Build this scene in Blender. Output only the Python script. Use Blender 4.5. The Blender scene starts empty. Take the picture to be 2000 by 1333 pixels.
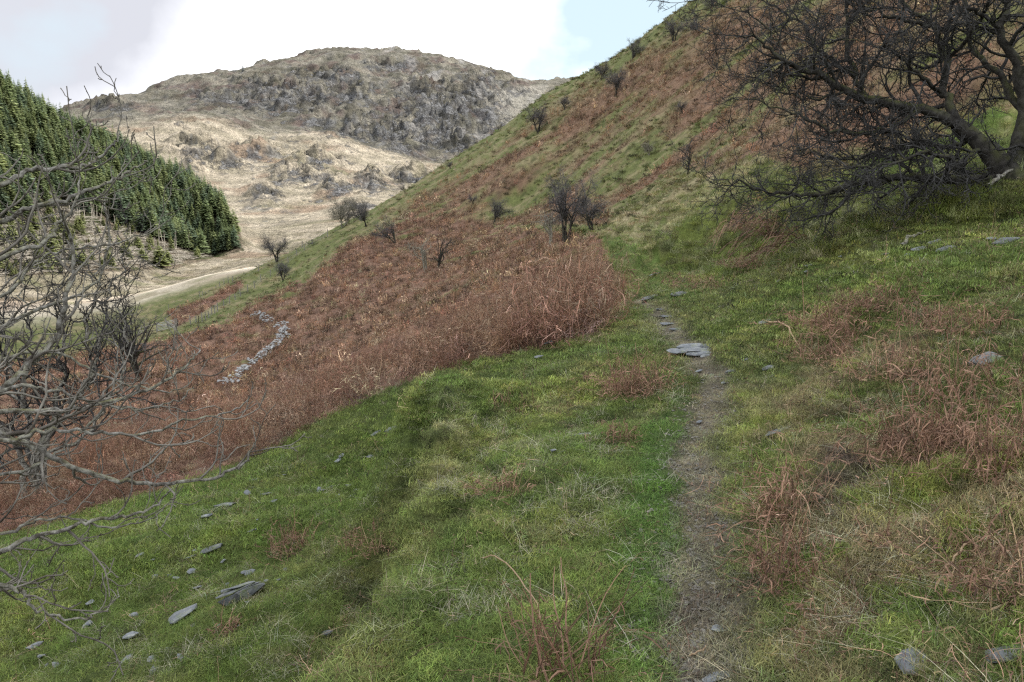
import bpy, bmesh, math, random
import numpy as np
from mathutils import Vector
R = math.radians
random.seed(7)
scene = bpy.context.scene
COL = scene.collection

# ------------------------------------------------------------------ camera
F = 1570.0                 # focal length in photo pixels (2000 wide)
HOR = 400.0                # photo row of the horizon
EYE = 1.6
PITCH = math.atan((666.5 - HOR) / F)
cam = bpy.data.cameras.new('camera')
cam.sensor_width = 36.0
cam.lens = 36.0 * F / 2000.0
cam.clip_start = 0.05
cam.clip_end = 20000
camo = bpy.data.objects.new('camera', cam)
COL.objects.link(camo)
camo.location = (0, 0, EYE)
camo.rotation_euler = (math.pi / 2 - PITCH, 0, 0)
scene.camera = camo

# ------------------------------------------------------------------ sky and sun
SUN_EL, SUN_AZ = 38.0, 78.0      # azimuth clockwise from the view direction (+Y)
world = bpy.data.worlds.new('World')
scene.world = world
world.use_nodes = True
nt = world.node_tree
nt.nodes.clear()
wo = nt.nodes.new('ShaderNodeOutputWorld')
bg = nt.nodes.new('ShaderNodeBackground'); bg.inputs[1].default_value = 0.1
sky = nt.nodes.new('ShaderNodeTexSky'); sky.sky_type = 'NISHITA'; sky.sun_disc = False
sky.sun_elevation = R(SUN_EL); sky.sun_rotation = R(SUN_AZ)
tc = nt.nodes.new('ShaderNodeTexCoord')
mp = nt.nodes.new('ShaderNodeMapping'); mp.inputs['Scale'].default_value = (1, 1, 2.2); mp.inputs['Location'].default_value = (0.3, 0.1, 0.35)
nz = nt.nodes.new('ShaderNodeTexNoise'); nz.inputs['Scale'].default_value = 2.1; nz.inputs['Detail'].default_value = 7; nz.inputs['Roughness'].default_value = 0.52
nt.links.new(tc.outputs['Generated'], mp.inputs[0]); nt.links.new(mp.outputs[0], nz.inputs[0])
def wmath(op, a, b=None, clamp=False):
    m = nt.nodes.new('ShaderNodeMath'); m.operation = op; m.use_clamp = clamp
    for i, s in enumerate((a, b)):
        if s is None: continue
        if isinstance(s, (int, float)): m.inputs[i].default_value = s
        else: nt.links.new(s, m.inputs[i])
    return m.outputs[0]
wn = nt.nodes.new('ShaderNodeTexNoise'); wn.inputs['Scale'].default_value = 3.2; wn.inputs['Detail'].default_value = 8
nt.links.new(tc.outputs['Generated'], wn.inputs[0])
wv = nt.nodes.new('ShaderNodeVectorMath'); wv.operation = 'MULTIPLY_ADD'
nt.links.new(wn.outputs['Color'], wv.inputs[0]); wv.inputs[1].default_value = (.56, .56, .56); wv.inputs[2].default_value = (-.28, -.28, -.28)
wa = nt.nodes.new('ShaderNodeVectorMath'); wa.operation = 'ADD'; nt.links.new(tc.outputs['Generated'], wa.inputs[0]); nt.links.new(wv.outputs[0], wa.inputs[1])
wd = nt.nodes.new('ShaderNodeVectorMath'); wd.operation = 'NORMALIZE'; nt.links.new(wa.outputs[0], wd.inputs[0])
def clear_patch(u, v, width):        # a gap in the cloud in the direction of photo point u, v
    d = Vector(((u - 1000) / F, math.cos(PITCH) + math.sin(PITCH) * -(v - 666.5) / F, -math.sin(PITCH) + math.cos(PITCH) * -(v - 666.5) / F)).normalized()
    dp = nt.nodes.new('ShaderNodeVectorMath'); dp.operation = 'DOT_PRODUCT'
    nt.links.new(wd.outputs[0], dp.inputs[0]); dp.inputs[1].default_value = d
    return wmath('SUBTRACT', 1.0, wmath('DIVIDE', wmath('SUBTRACT', 1.0, dp.outputs['Value']), 1 - math.cos(width)), True)
gap = wmath('MAXIMUM', clear_patch(1330, -40, 0.26), wmath('MULTIPLY', clear_patch(70, 140, 0.10), 0.45))
cov = wmath('ADD', wmath('MULTIPLY', wmath('SUBTRACT', nz.outputs['Fac'], 0.5), 3.2), 0.95)
cov = wmath('SUBTRACT', cov, wmath('MULTIPLY', gap, 1.5), True)
nz2 = nt.nodes.new('ShaderNodeTexNoise'); nz2.inputs['Scale'].default_value = 3.4; nz2.inputs['Detail'].default_value = 5
mp2 = nt.nodes.new('ShaderNodeMapping'); mp2.inputs['Scale'].default_value = (1, 1, 1.8); mp2.inputs['Location'].default_value = (2.3, 5.1, 1.7)
nt.links.new(tc.outputs['Generated'], mp2.inputs[0]); nt.links.new(mp2.outputs[0], nz2.inputs[0])
shade = wmath('MULTIPLY', wmath('SUBTRACT', nz2.outputs['Fac'], 0.46), 5.0, True)
shade = wmath('MAXIMUM', wmath('MULTIPLY', shade, 0.55), wmath('MULTIPLY', clear_patch(60, -20, 0.30), 1.3), True)
cc = nt.nodes.new('ShaderNodeMix'); cc.data_type = 'RGBA'
cc.inputs['A'].default_value = (11.5, 11.6, 11.9, 1); cc.inputs['B'].default_value = (4.6, 4.7, 5.15, 1)
nt.links.new(shade, cc.inputs['Factor'])
pale = nt.nodes.new('ShaderNodeMix'); pale.data_type = 'RGBA'; pale.inputs['Factor'].default_value = 0.85
pale.inputs['B'].default_value = (4.9, 6.0, 6.6, 1)
nt.links.new(sky.outputs[0], pale.inputs['A'])
mx = nt.nodes.new('ShaderNodeMix'); mx.data_type = 'RGBA'
nt.links.new(cov, mx.inputs['Factor']); nt.links.new(pale.outputs['Result'], mx.inputs['A']); nt.links.new(cc.outputs['Result'], mx.inputs['B'])
nt.links.new(mx.outputs['Result'], bg.inputs[0]); nt.links.new(bg.outputs[0], wo.inputs[0])

sun = bpy.data.lights.new('sun', 'SUN'); sun.energy = 4.3; sun.angle = R(0.5); sun.color = (1.0, 0.95, 0.87)
suno = bpy.data.objects.new('sun', sun); COL.objects.link(suno)
SUNDIR = Vector((math.sin(R(SUN_AZ)) * math.cos(R(SUN_EL)), math.cos(R(SUN_AZ)) * math.cos(R(SUN_EL)), math.sin(R(SUN_EL))))
suno.rotation_euler = SUNDIR.to_track_quat('Z', 'Y').to_euler()
suno.location = (60, 0, 80)

scene.view_settings.view_transform = 'Standard'
scene.view_settings.look = 'None'
scene.view_settings.exposure = 0.72
scene.view_settings.gamma = 1.0
scene.view_settings.use_curve_mapping = False
scene.render.engine = 'CYCLES'
scene.cycles.max_bounces = 4
scene.cycles.diffuse_bounces = 2
scene.cycles.glossy_bounces = 1
scene.cycles.transmission_bounces = 2
scene.cycles.transparent_max_bounces = 4
scene.cycles.use_denoising = False
scene.cycles.filter_width = 1.3

# ------------------------------------------------------------------ noise
def _hash(ix, iy, seed):
    h = (ix.astype(np.int64) * 374761393 + iy.astype(np.int64) * 668265263 + seed * 1442695041) & 0xFFFFFFFF
    h = ((h ^ (h >> 13)) * 1274126177) & 0xFFFFFFFF
    h = h ^ (h >> 16)
    return h
def perlin(x, y, seed=0):
    x = np.asarray(x, float); y = np.asarray(y, float)
    ix = np.floor(x); iy = np.floor(y); fx = x - ix; fy = y - iy
    ux = fx * fx * fx * (fx * (fx * 6 - 15) + 10); uy = fy * fy * fy * (fy * (fy * 6 - 15) + 10)
    def g(dx, dy):
        a = _hash(ix + dx, iy + dy, seed) * (2 * math.pi / 4294967296.0)
        return np.cos(a) * (fx - dx) + np.sin(a) * (fy - dy)
    a = g(0, 0); b = g(1, 0); c = g(0, 1); d = g(1, 1)
    return (a + (b - a) * ux + (c + (d - c) * ux - a - (b - a) * ux) * uy) * 1.5
def fbm(x, y, oct=4, seed=0, rough=0.5):
    s = 0; a = 1; t = 0
    for i in range(oct):
        s = s + a * perlin(x, y, seed + i * 17); t += a
        x = x * 2.03 + 5.2; y = y * 2.03 - 3.7; a *= rough
    return s / t
def ridged(x, y, oct=4, seed=0, rough=0.5):
    s = 0; a = 1; t = 0
    for i in range(oct):
        s = s + a * (1 - 2 * np.abs(perlin(x, y, seed + i * 13))); t += a
        x = x * 2.07 + 1.2; y = y * 2.07 - 8.7; a *= rough
    return s / t
def sst(a, b, x):
    t = np.clip((x - a) / (b - a), 0, 1); return t * t * (3 - 2 * t)

# ------------------------------------------------------------------ photo geometry: pixel ray <-> plan
CP, SP = math.cos(PITCH), math.sin(PITCH)
def ray(u, v):
    X = (np.asarray(u, float) - 1000) / F; Z = -(np.asarray(v, float) - 666.5) / F
    dx = X; dy = CP + SP * Z; dz = -SP + CP * Z
    h = np.hypot(dx, dy)
    return np.arctan2(dx, dy), dz / h        # azimuth, tan(elevation)
def project(x, y, z):
    zz = z - EYE
    fw = y * CP - zz * SP; up = y * SP + zz * CP
    fw = np.where(fw < 0.05, 0.05, fw)
    return 1000 + F * x / fw, 666.5 - F * up / fw

# control points of the ground: (u, v, distance) and (u, v, 'z', height)
CT = [(1400,1333,'z',0),(1000,1333,'z',-.04),(780,1333,'z',-.08),(2000,1333,'z',.32),(1700,1333,'z',.17),
 (1400,1100,'z',0),(1000,1100,'z',-.08),(830,1100,'z',-.12),(2000,1100,'z',.4),(1700,1100,'z',.22),
 (1400,900,'z',0),(1000,900,'z',-.15),(900,900,'z',-.2),(2000,900,'z',.53),(1700,900,'z',.33),
 (1370,750,'z',0),(1100,750,'z',-.25),(980,770,'z',-.35),(2000,750,'z',.66),(1700,750,'z',.45),(1550,750,'z',.2),
 (1350,690,8.6),(1310,620,11.4),(1250,575,14.3),(1235,540,18.),(1240,500,24.),(1205,482,31.),(1183,466,38.),
 (1500,620,'z',.35),(1700,620,'z',.62),(2000,620,'z',.86),(1450,570,'z',.42),(1400,540,'z',.35),(2000,500,'z',1.14),(2000,420,'z',1.48),(1960,345,12.8),
 (1700,520,9.6),(1700,460,12.2),(1700,420,14.),(1700,378,16.),(1850,370,13.5),
 (1500,500,15.5),(1450,440,21),(1400,400,27),(1300,450,29),(1300,500,23.5),(1250,440,40),(1200,430,50),(1500,400,21),(1480,350,31),(1600,330,24),
 (1600,270,34),(1340,340,58),(1250,350,78),(1700,200,40),(2000,300,17),(2000,200,25),(2000,100,34),(2000,0,44),(1700,100,54),(1700,0,72),(1850,200,31),
 (1500,200,66),(1500,100,90),(1500,0,120),(1375,0,150),(1375,-12,156),
 (1200,300,95),(1200,200,128),(1050,262,142),(1180,125,168),(1070,182,182),(1000,350,122),(960,437,110),(850,400,138),(900,300,182),(860,325,184),(740,405,172),
 (1270,62,158),(980,250,184),
 (1100,475,55),(1130,440,68),(760,470,115),(1000,400,116),(1000,470,84),(850,520,80),(700,470,122),(650,520,106),(600,600,86),(700,600,75),(800,580,66),
 (750,650,54),(900,570,54),(553,548,138),(540,506,165),(540,650,76),(500,620,86),(440,750,58),(600,700,56),(350,800,46),(265,738,56),(100,780,54),(400,622,120),
 (340,642,114),(600,478,184),(500,525,172),(330,608,150),(660,442,182),(420,565,160),(200,670,120),(0,720,110),(0,850,45),
 (1200,640,'z',-.1),(1130,600,16),(1130,560,22),(1130,520,34),(1000,680,11),(900,720,11.3),(800,760,11.8),(700,790,12.8),(600,830,13.5),(450,900,14),(300,950,14),(100,1010,14),(-100,1020,14),
 (1000,610,21),(800,690,21),(650,750,21.5),(450,840,22),(200,890,22),(0,920,22),(450,790,33),(650,715,35),(800,645,38),(1000,560,36),(200,820,36),
 (750,950,'z',-1.35),(600,1000,'z',-1.55),(470,1165,'z',-1.5),(300,1000,'z',-2.3),(0,1100,'z',-2.4),(0,1333,'z',-1.95),(300,1333,'z',-1.45),(600,1300,'z',-1.1),
 (600,1150,'z',-1.35),(820,840,'z',-1.0),(200,1150,'z',-1.9),(-300,1200,'z',-2.4),
 # beyond the near ridge, hidden
 (1375,90,230),(1180,250,240),(1000,330,260),(860,400,260),(740,440,235),(600,500,230),(330,625,175),(100,700,170),(1500,60,190),(1700,-60,105),(2000,-140,70),(2000,-160,140),(1700,-60,180),
 (2300,300,16),(2300,0,40),(2300,600,'z',1.1),(2300,1000,'z',.65),(2500,-200,90),(-400,900,22),(-400,760,60),(-400,700,120),
 # valley floor
 (50,600,250),(200,575,280),(-200,600,250),(300,548,330),(400,500,440),(480,480,480),(600,440,560),(550,455,520),(700,425,600),(600,500,300),(750,450,330),(900,420,420),(400,540,250),(450,520,330),(1000,400,500),
 # forested hill on the left (ground under the trees)
 (0,192,450),(-200,110,440),(100,243,480),(200,288,510),(300,333,520),(380,374,500),(430,415,470),(455,458,450),
 (0,350,370),(100,400,375),(200,410,400),(300,450,410),(0,480,310),(200,490,345),(0,550,285),(150,545,310),(300,510,370),(380,490,410),
 (-200,300,370),(-200,450,300),(0,290,620),(200,350,650),(400,430,620),(460,450,600),(-300,260,700),
 # moorland hill in front of the mountain
 (500,430,680),(600,400,760),(700,385,800),(560,360,880),(450,340,960),(400,300,1050),(420,228,1240),(300,235,1300),(600,264,1200),(700,290,1150),(850,325,1080),(760,345,1000),(650,320,1050),
 (500,270,1180),(250,240,1320),(1000,350,1000),(1200,330,1000),
 (420,235,1380),(600,268,1320),(300,240,1420),(850,320,1230),(720,290,1300),
 # the mountain
 (160,214,1750),(230,196,1780),(310,180,1800),(400,153,1850),(475,139,1900),(570,119,1950),(640,105,1980),(690,97,1980),(715,103,1990),(790,103,1960),(870,119,1900),(920,134,1850),(960,160,1800),(1060,169,1850),
 (1200,150,1900),(1200,220,1500),(300,215,1600),(500,190,1640),(600,200,1560),(700,180,1620),(700,230,1450),(800,200,1560),(850,250,1420),(900,200,1600),(930,260,1400),(980,220,1600),(1050,260,1450),(600,150,1780),(800,150,1780),
 (160,260,2300),(400,220,2400),(690,170,2500),(960,220,2400),(1200,200,2400),(1400,250,2000),(1700,250,2000),(2000,250,2000),(2300,250,2000),(-200,300,2000),(-200,280,1300),(100,250,1500),(0,240,1400),(1700,300,900),(2000,300,600),(1400,300,800)]
EDGE_PX = [(905,745),(880,775),(870,830),(850,880),(828,950),(800,1000),(785,1060),(762,1110),(725,1180),(680,1250),(640,1333),(590,1440)]
STEP = 1.0
def edge_line():
    pts = []
    for i, (u, v) in enumerate(EDGE_PX):
        z = -.35 + .25 * min(1, i / 6)
        a, t = ray(u, v); r = (z - EYE) / t
        pts.append((r * math.sin(a), r * math.cos(a)))
    return np.array(pts)
EDGE = edge_line()
def signed_dist(x, y, L):
    """distance to the polyline, positive on its right when walking along it; plus the station along it"""
    best = np.full(np.shape(x), 1e9); sg = np.ones(np.shape(x)); st = np.zeros(np.shape(x)); acc = 0
    for i in range(len(L) - 1):
        ax, ay = L[i]; bx, by = L[i + 1]
        dx, dy = bx - ax, by - ay; l2 = dx * dx + dy * dy; l = math.sqrt(l2)
        t = np.clip(((x - ax) * dx + (y - ay) * dy) / l2, 0, 1)
        d = np.hypot(x - ax - t * dx, y - ay - t * dy)
        cr = dx * (y - ay) - dy * (x - ax)
        m = d < best
        best = np.where(m, d, best); sg = np.where(m, np.where(cr > 0, -1., 1.), sg); st = np.where(m, (acc + t * l), st)
        acc += l
    return best * sg, st
EDGE_LEN = float(np.sum(np.hypot(*np.diff(EDGE, axis=0).T)))
def bank(x, y):
    s, st = signed_dist(x, y, EDGE)     # walking towards the camera: the hollow lies on the right (positive)
    s = s + 0.13 * fbm(x * 1.3, y * 1.3, 3, 91) + .06 * perlin(x * 6, y * 6, 92)
    h = STEP * sst(.2, 2.4, st) * (1 - .3 * sst(EDGE_LEN - 1.0, EDGE_LEN, st))
    far = np.exp(-np.maximum(s - .6, 0) * .5)
    return np.where(s > -.12, -h * sst(-.04, .16, s) * far, 0.) + .06 * np.exp(-((s + .14) / .11) ** 2) * sst(.5, 2.5, st) * (1 + 1.6 * perlin(st * 2.1, st * 0 + .5, 94))

def tps_fit():
    A = []; Q = []
    for c in CT:
        a, t = ray(c[0], c[1])
        if len(c) == 4: z = c[3]; r = (z - EYE) / t
        else: r = c[2]; z = EYE + t * r
        a = float(a); r = float(r)
        z = z - float(bank(np.array([r * math.sin(a)]), np.array([r * math.cos(a)]))[0])
        A.append((a * 2.0, math.log(r + .5))); Q.append(z / (r + 4))
    acc = 0
    for i in range(len(EDGE) - 1):
        ax, ay = EDGE[i]; bx, by = EDGE[i + 1]; dx, dy = bx - ax, by - ay; l = math.hypot(dx, dy)
        nx, ny = dy / l, -dx / l                        # towards the hollow when walking to the camera
        lip = -.36 + .26 * min(1, i / 6); drop = [0, .25, .6, .85, .95, 1.0, 1.05, 1.05, 1.0, .95, .9, .85][i]
        for sd, zz in ((-.28, lip), (.42, lip - drop)):
            px, py = (ax + bx) / 2 + nx * sd, (ay + by) / 2 + ny * sd
            z = zz - float(bank(np.array([px]), np.array([py]))[0]); a = math.atan2(px, py); r = math.hypot(px, py)
            A.append((a * 2.0, math.log(r + .5))); Q.append(z / (r + 4))
    A = np.array(A); Q = np.array(Q)
    n = len(A)
    d = np.linalg.norm(A[:, None] - A[None], axis=2)
    K = np.where(d > 0, d * d * np.log(d + 1e-12), 0) + np.eye(n) * 2e-4
    P = np.c_[np.ones(n), A]
    M = np.zeros((n + 3, n + 3)); M[:n, :n] = K; M[:n, n:] = P; M[n:, :n] = P.T
    w = np.linalg.solve(M, np.r_[Q, np.zeros(3)])
    return A, w
TA, TW = tps_fit()
GA = np.linspace(-.9, .9, 300); GL = np.linspace(math.log(.5 + .3), math.log(3000), 700)
def _grid():
    out = np.zeros((len(GA), len(GL)))
    for i, a in enumerate(GA):
        p = np.c_[np.full(len(GL), a * 2.0), GL]
        d = np.linalg.norm(p[:, None] - TA[None], axis=2)
        k = d * d * np.log(d + 1e-12)
        out[i] = k @ TW[:len(TA)] + TW[-3] + p @ TW[-2:]
    return out
GRID = _grid()
def base_height(x, y):
    a = np.arctan2(x, y); r = np.hypot(x, y)
    # beyond the sides the ground goes on as at the edge of the modelled sector, and fades to a plain slope behind
    ac = np.clip(a, GA[0], GA[-1])
    fa = (ac - GA[0]) / (GA[1] - GA[0]); fl = (np.log(r + .5) - GL[0]) / (GL[1] - GL[0])
    fa = np.clip(fa, 0, len(GA) - 1.001); fl = np.clip(fl, 0, len(GL) - 1.001)
    i = fa.astype(int); j = fl.astype(int); fa = fa - i; fl = fl - j
    q = (GRID[i, j] * (1 - fa) + GRID[i + 1, j] * fa) * (1 - fl) + (GRID[i, j + 1] * (1 - fa) + GRID[i + 1, j + 1] * fa) * fl
    z = q * (r + 4)
    back = sst(1.0, 2.2, np.abs(a)) * sst(1.5, 6, r)
    plain = .22 * x * np.exp(-np.abs(x) / 400.)
    return z * (1 - back) + plain * back

PATH_PX = [(1395,1420),(1392,1333),(1385,1200),(1365,1060),(1372,950),(1352,880),(1385,800),(1400,735),(1362,690),(1315,640),(1290,600),(1245,577)]
def plan_list(pxs):
    pts = []
    for u, v in pxs:
        a, t = ray(u, v)
        rr = np.exp(np.linspace(math.log(1.2), math.log(2600), 5000))
        x = rr * math.sin(a); y = rr * math.cos(a)
        h = base_height(x, y) + bank(x, y)
        hit = np.nonzero(h >= EYE + t * rr)[0]
        k = hit[0] if len(hit) else len(rr) - 1
        pts.append((x[k], y[k]))
    return np.array(pts)
PATH = plan_list(PATH_PX)
def path_dist(x, y):
    s, st = signed_dist(x, y, PATH)
    return np.abs(s + .06 * fbm(x * 2.2, y * 2.2, 2, 5)), st

def in_poly(u, v, poly):
    inside = np.zeros(np.shape(u), bool)
    n = len(poly)
    for i in range(n):
        x1, y1 = poly[i]; x2, y2 = poly[(i + 1) % n]
        if y1 == y2: continue
        c = ((y1 > v) != (y2 > v)) & (u < (x2 - x1) * (v - y1) / (y2 - y1) + x1)
        inside ^= c
    return inside
BRACKEN_POLY = [(1185,470),(1060,452),(965,443),(880,428),(800,428),(745,452),(690,470),(600,545),(500,592),(430,640),(330,662),(150,700),(-300,760),
                (-300,1090),(0,1050),(200,990),(330,950),(430,915),(520,880),(620,825),(740,765),(880,715),(1000,690),(1170,645),(1200,560)]
CRAGS = [(850,215,110,60),(760,262,120,26),(560,190,120,34),(940,180,60,40),(385,300,55,22),(440,322,40,14),(500,300,50,14),(590,345,60,18),(520,385,40,20),(660,375,45,22),(720,365,40,22),(810,350,50,14),(620,315,50,10),(700,405,35,14),(380,330,20,14),
  (620,238,42,14),(720,248,60,26),(850,262,60,30),(900,285,40,22),(800,290,50,18),(700,190,60,18),(560,215,50,14),(900,200,50,40),(830,180,40,12),(960,225,40,45),(640,150,80,16),(440,195,70,12),(210,212,45,10),(1000,180,40,10),(770,130,60,10),(520,170,60,10)]
def crag_mask(u, v):
    m = np.zeros(np.shape(u))
    for a, b, c, d in CRAGS: m = np.maximum(m, np.exp(-((u - a) / c) ** 2 - ((v - b) / d) ** 2))
    return m
def relief(x, y, z0):
    """hummocks, terracettes and crags laid over the smooth ground"""
    r = np.hypot(x, y)
    u, v = project(x, y, z0)
    pd, _ = path_dist(x, y)
    off = sst(.15, .9, pd)
    h = .050 * fbm(x * 2.5, y * 2.5, 3, 1) * (0.25 + .75 * off) + .11 * fbm(x * .7, y * .7, 3, 2) * off + .045 * off * (np.abs(perlin(x * 1.9, y * 1.9, 6)) + .6 * np.abs(perlin(x * 4.3, y * 4.3, 7)))
    h = h + .012 * fbm(x * 9, y * 9, 2, 3) * (1 - sst(8, 14, r))
    slope = sst(12, 24, r)
    s2 = sst(.6, 3., x + .10 * y) * sst(11, 18, r) + sst(40, 60, r)
    h = h + np.clip(s2, 0, 1) * (-(.22 + .48 * (1 - sst(32, 55, r)) * sst(13, 19, r)) * ridged(x * .7, y * .42, 3, 8, .6) + .20 * fbm(x * 1.4, y * 1.4, 2, 9)) * (1 - sst(200, 240, r))
    h = h + slope * .45 * fbm(x * .16, y * .16, 3, 4) * (1 - sst(200, 240, r))
    h = h + .020 * fbm(x * 6.5, y * 6.5, 3, 54) * (1 - sst(10, 18, r)) * off
    h = h - .05 * (1 - sst(.05, .32, pd)) * (r < 20)
    m = sst(650, 1000, r)
    cg = crag_mask(u, v) * sst(500, 600, r)
    h = h + cg * (.45 + .55 * m) * (7 * ridged(x / 34, y / 60, 5, 25, .6) + (4 + 6 * m) * sst(-.05, .06, fbm(x / 42, y / 30, 3, 26)) + (4 + 5 * m) * sst(.0, .08, fbm(x / 18, y / 24, 3, 28)))
    hi = sst(20, 160, z0) * m
    h = h + m * (5.0 * fbm(x / 90, y / 90, 5, 21) + 2.5 * ridged(x / 30, y / 30, 3, 23)) + hi * (11 * ridged(x / 110, y / 150, 4, 22, .55) - 3)
    cl = sst(.05, .3, fbm(x / 120, y / 120, 3, 35)) * hi
    h = h + cl * 7 * sst(-.1, .15, fbm(x / 26, y / 40, 3, 36))
    h = h + sst(230, 300, r) * (1 - m) * 1.2 * fbm(x / 35, y / 35, 4, 24)
    return h
def H(x, y):
    x = np.asarray(x, float); y = np.asarray(y, float)
    z0 = base_height(x, y) + bank(x, y)
    return z0 + relief(x, y, z0)
HR = np.exp(np.linspace(math.log(1.2), math.log(2600), 2600))
def hit(u, v, rmin=1.2):
    a, t = ray(u, v); a = float(a); t = float(t)
    rr = HR[HR >= rmin]
    h = H(rr * math.sin(a), rr * math.cos(a))
    k = np.nonzero(h >= EYE + t * rr)[0]
    k = k[0] if len(k) else int(np.argmax((h - EYE) / rr - t))
    r = rr[k]
    return np.array([r * math.sin(a), r * math.cos(a), h[k]])
def at_range(u, v, r):
    a, t = ray(u, v); return np.array([r * math.sin(a), r * math.cos(a), EYE + t * r])

# ------------------------------------------------------------------ ground cover: what grows where (albedo, with the bank face's shade painted in)
def lerp(a, b, t): return a + (b - a) * t[..., None]
C_ = lambda *c: np.array(c, float)
GREEN, MOSS, OLIVE, STRAW = C_(.090, .124, .032), C_(.175, .185, .042), C_(.110, .115, .045), C_(.29, .27, .16)
LITTER, LITTER2, DARKL, SOIL = C_(.205, .125, .087), C_(.155, .093, .065), C_(.065, .042, .033), C_(.115, .098, .075)
def bracken_mask(x, y, z, u, v, r):
    n = fbm(x * .30, y * .30, 4, 40); nb = fbm(x * 1.3, y * 1.3, 3, 41)
    uu = u + 22 * nb; vv = v + 16 * n
    main = in_poly(uu, vv, BRACKEN_POLY) & (r > 9.5) & (r < 190)
    main = main * (1 - sst(.22, .38, fbm(x * .09, y * .25, 3, 43)) * .9 * (r > 30))
    strip = in_poly(u, v, [(330,612),(400,585),(470,550),(478,560),(430,590),(345,640)]) & (r > 90)
    up = (r > 24) & (r < 215) & (u > 740) & (v < 440) | (u > 1180) & (v < 440) & (r > 24) & (r < 215)
    st = fbm(x * .055 + y * .02, y * .10, 4, 44, .6) + .12 * nb
    top = sst(0, 70, v - (405 - (u - 740) * .64))
    st = .6 * st + .5 * fbm(x * .11, y * .11, 4, 47, .6)
    hs = up * sst(-.16, .20, st + .06) * top * .9
    hs = hs * (1 - in_poly(u, v, [(1180,480),(1200,400),(1330,330),(1420,330),(1480,300),(1560,330),(1560,560),(1180,560)]) * .93)
    return np.clip(np.maximum(np.maximum(main, strip), hs), 0, 1)
def cover(x, y, z):
    """returns albedo (n,3), bracken amount, bare-earth amount"""
    r = np.hypot(x, y); u, v = project(x, y, z)
    n1 = fbm(x * .8, y * .8, 4, 50); n2 = fbm(x * 3.1, y * 3.1, 3, 51); n3 = fbm(x * .22, y * .22, 3, 52); n4 = fbm(x * .07, y * .12, 3, 53)
    c = np.broadcast_to(GREEN, x.shape + (3,)).copy()
    c = lerp(c, MOSS, sst(-.05, .4, n1 + .3 * n2) * .75)
    n5 = fbm(x * 6.5, y * 6.5, 3, 54)
    c = lerp(c, OLIVE, sst(-.05, .4, n3 + .5 * n2) * .55)
    c = lerp(c, STRAW, sst(.12, .5, n2 * .6 + n1 * .5 + .1) * .40)
    nearw = 1 - sst(10, 18, r)
    c = lerp(c, C_(.032, .045, .014), sst(.08, .32, -n5 + .3 * n2) * nearw * .8)
    c = lerp(c, C_(.19, .215, .06), sst(.12, .40, n5 + .3 * n1) * nearw * .55)
    low = in_poly(u, v, [(0,1333),(0,1000),(430,900),(740,770),(880,790),(840,900),(790,1060),(640,1333)]) & (r < 16)
    c = lerp(c, C_(.075, .115, .022), low * .45)
    c = lerp(c, C_(.050, .120, .022), in_poly(u, v, [(1180,1333),(1230,1000),(1260,850),(1330,760),(1360,800),(1330,900),(1320,1060),(1290,1333)]) * (r < 9) * .5)
    slope = sst(24, 45, r)
    sc = lerp(np.broadcast_to(C_(.115, .130, .045), c.shape), C_(.205, .180, .095), sst(-.1, .35, n1 + n4))
    sc = lerp(sc, C_(.055, .065, .022), sst(.15, .45, fbm(x * .5, y * .5, 4, 57)))
    c = lerp(c, sc, slope)
    # pale bents on the steep bank above the path
    pb = in_poly(u, v, [(1180,450),(1220,410),(1400,300),(1500,260),(1560,300),(1420,400),(1300,490),(1230,480)]) & (r > 18) & (r < 120)
    c = lerp(c, C_(.33, .28, .17), pb * sst(-.25, .25, n2 + n1) * .55)
    # mossy bank with darker patches
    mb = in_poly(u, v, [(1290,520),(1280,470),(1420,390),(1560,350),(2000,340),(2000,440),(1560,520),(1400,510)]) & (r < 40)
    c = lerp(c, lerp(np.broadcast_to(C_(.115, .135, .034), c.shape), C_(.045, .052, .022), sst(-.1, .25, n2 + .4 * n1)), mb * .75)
    # thin turf with dead stalks right of the path
    thin = sst(1440, 1640, u + 90 * n1) * (r < 7.5) * .8
    c = lerp(c, C_(.155, .115, .075), np.clip(thin, 0, 1) * sst(-.12, .28, n2 + .5 * n1) * .75)
    # hollow: litter against the foot of the bank
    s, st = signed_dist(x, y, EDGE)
    lit = np.exp(-((s - .75) / .3) ** 2) * sst(.0, .4, n2 + n1) * sst(1.5, 3, st)
    c = lerp(c, C_(.11, .075, .05), lit * .4)
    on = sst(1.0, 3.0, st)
    c = lerp(c, lerp(np.broadcast_to(C_(.115, .125, .04), c.shape), C_(.042, .052, .02), sst(-.2, .25, n2)), sst(-.03, .03, s) * (1 - sst(.4, .8, s)) * on * .95)  # dark growth on the bank face, its shade put into the colour
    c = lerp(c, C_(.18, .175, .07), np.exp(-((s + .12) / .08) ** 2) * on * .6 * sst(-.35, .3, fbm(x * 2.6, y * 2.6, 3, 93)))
    gp = in_poly(u + 8 * n2, v, [(1172,462),(1212,462),(1262,498),(1292,515),(1345,548),(1420,572),(1340,592),(1240,578),(1222,540),(1186,492)]) & (r > 10) & (r < 60)
    c = lerp(c, lerp(np.broadcast_to(C_(.090, .130, .036), c.shape), C_(.17, .165, .07), sst(-.1, .4, n2)), gp * .9)
    br = bracken_mask(x, y, z, u, v, r) * (1 - gp)
    lc = lerp(lerp(np.broadcast_to(LITTER, c.shape), LITTER2, sst(-.3, .4, n1)), DARKL, sst(.22, .5, fbm(x * .35, y * .9, 4, 58)) * .8)
    c = lerp(c, lc, br)
    pd, ps = path_dist(x, y)
    plen = float(np.sum(np.hypot(*np.diff(PATH, axis=0).T)))
    w = .11 + .06 * n1 + .045 * (1 - sst(2.5, 5, r))
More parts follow.
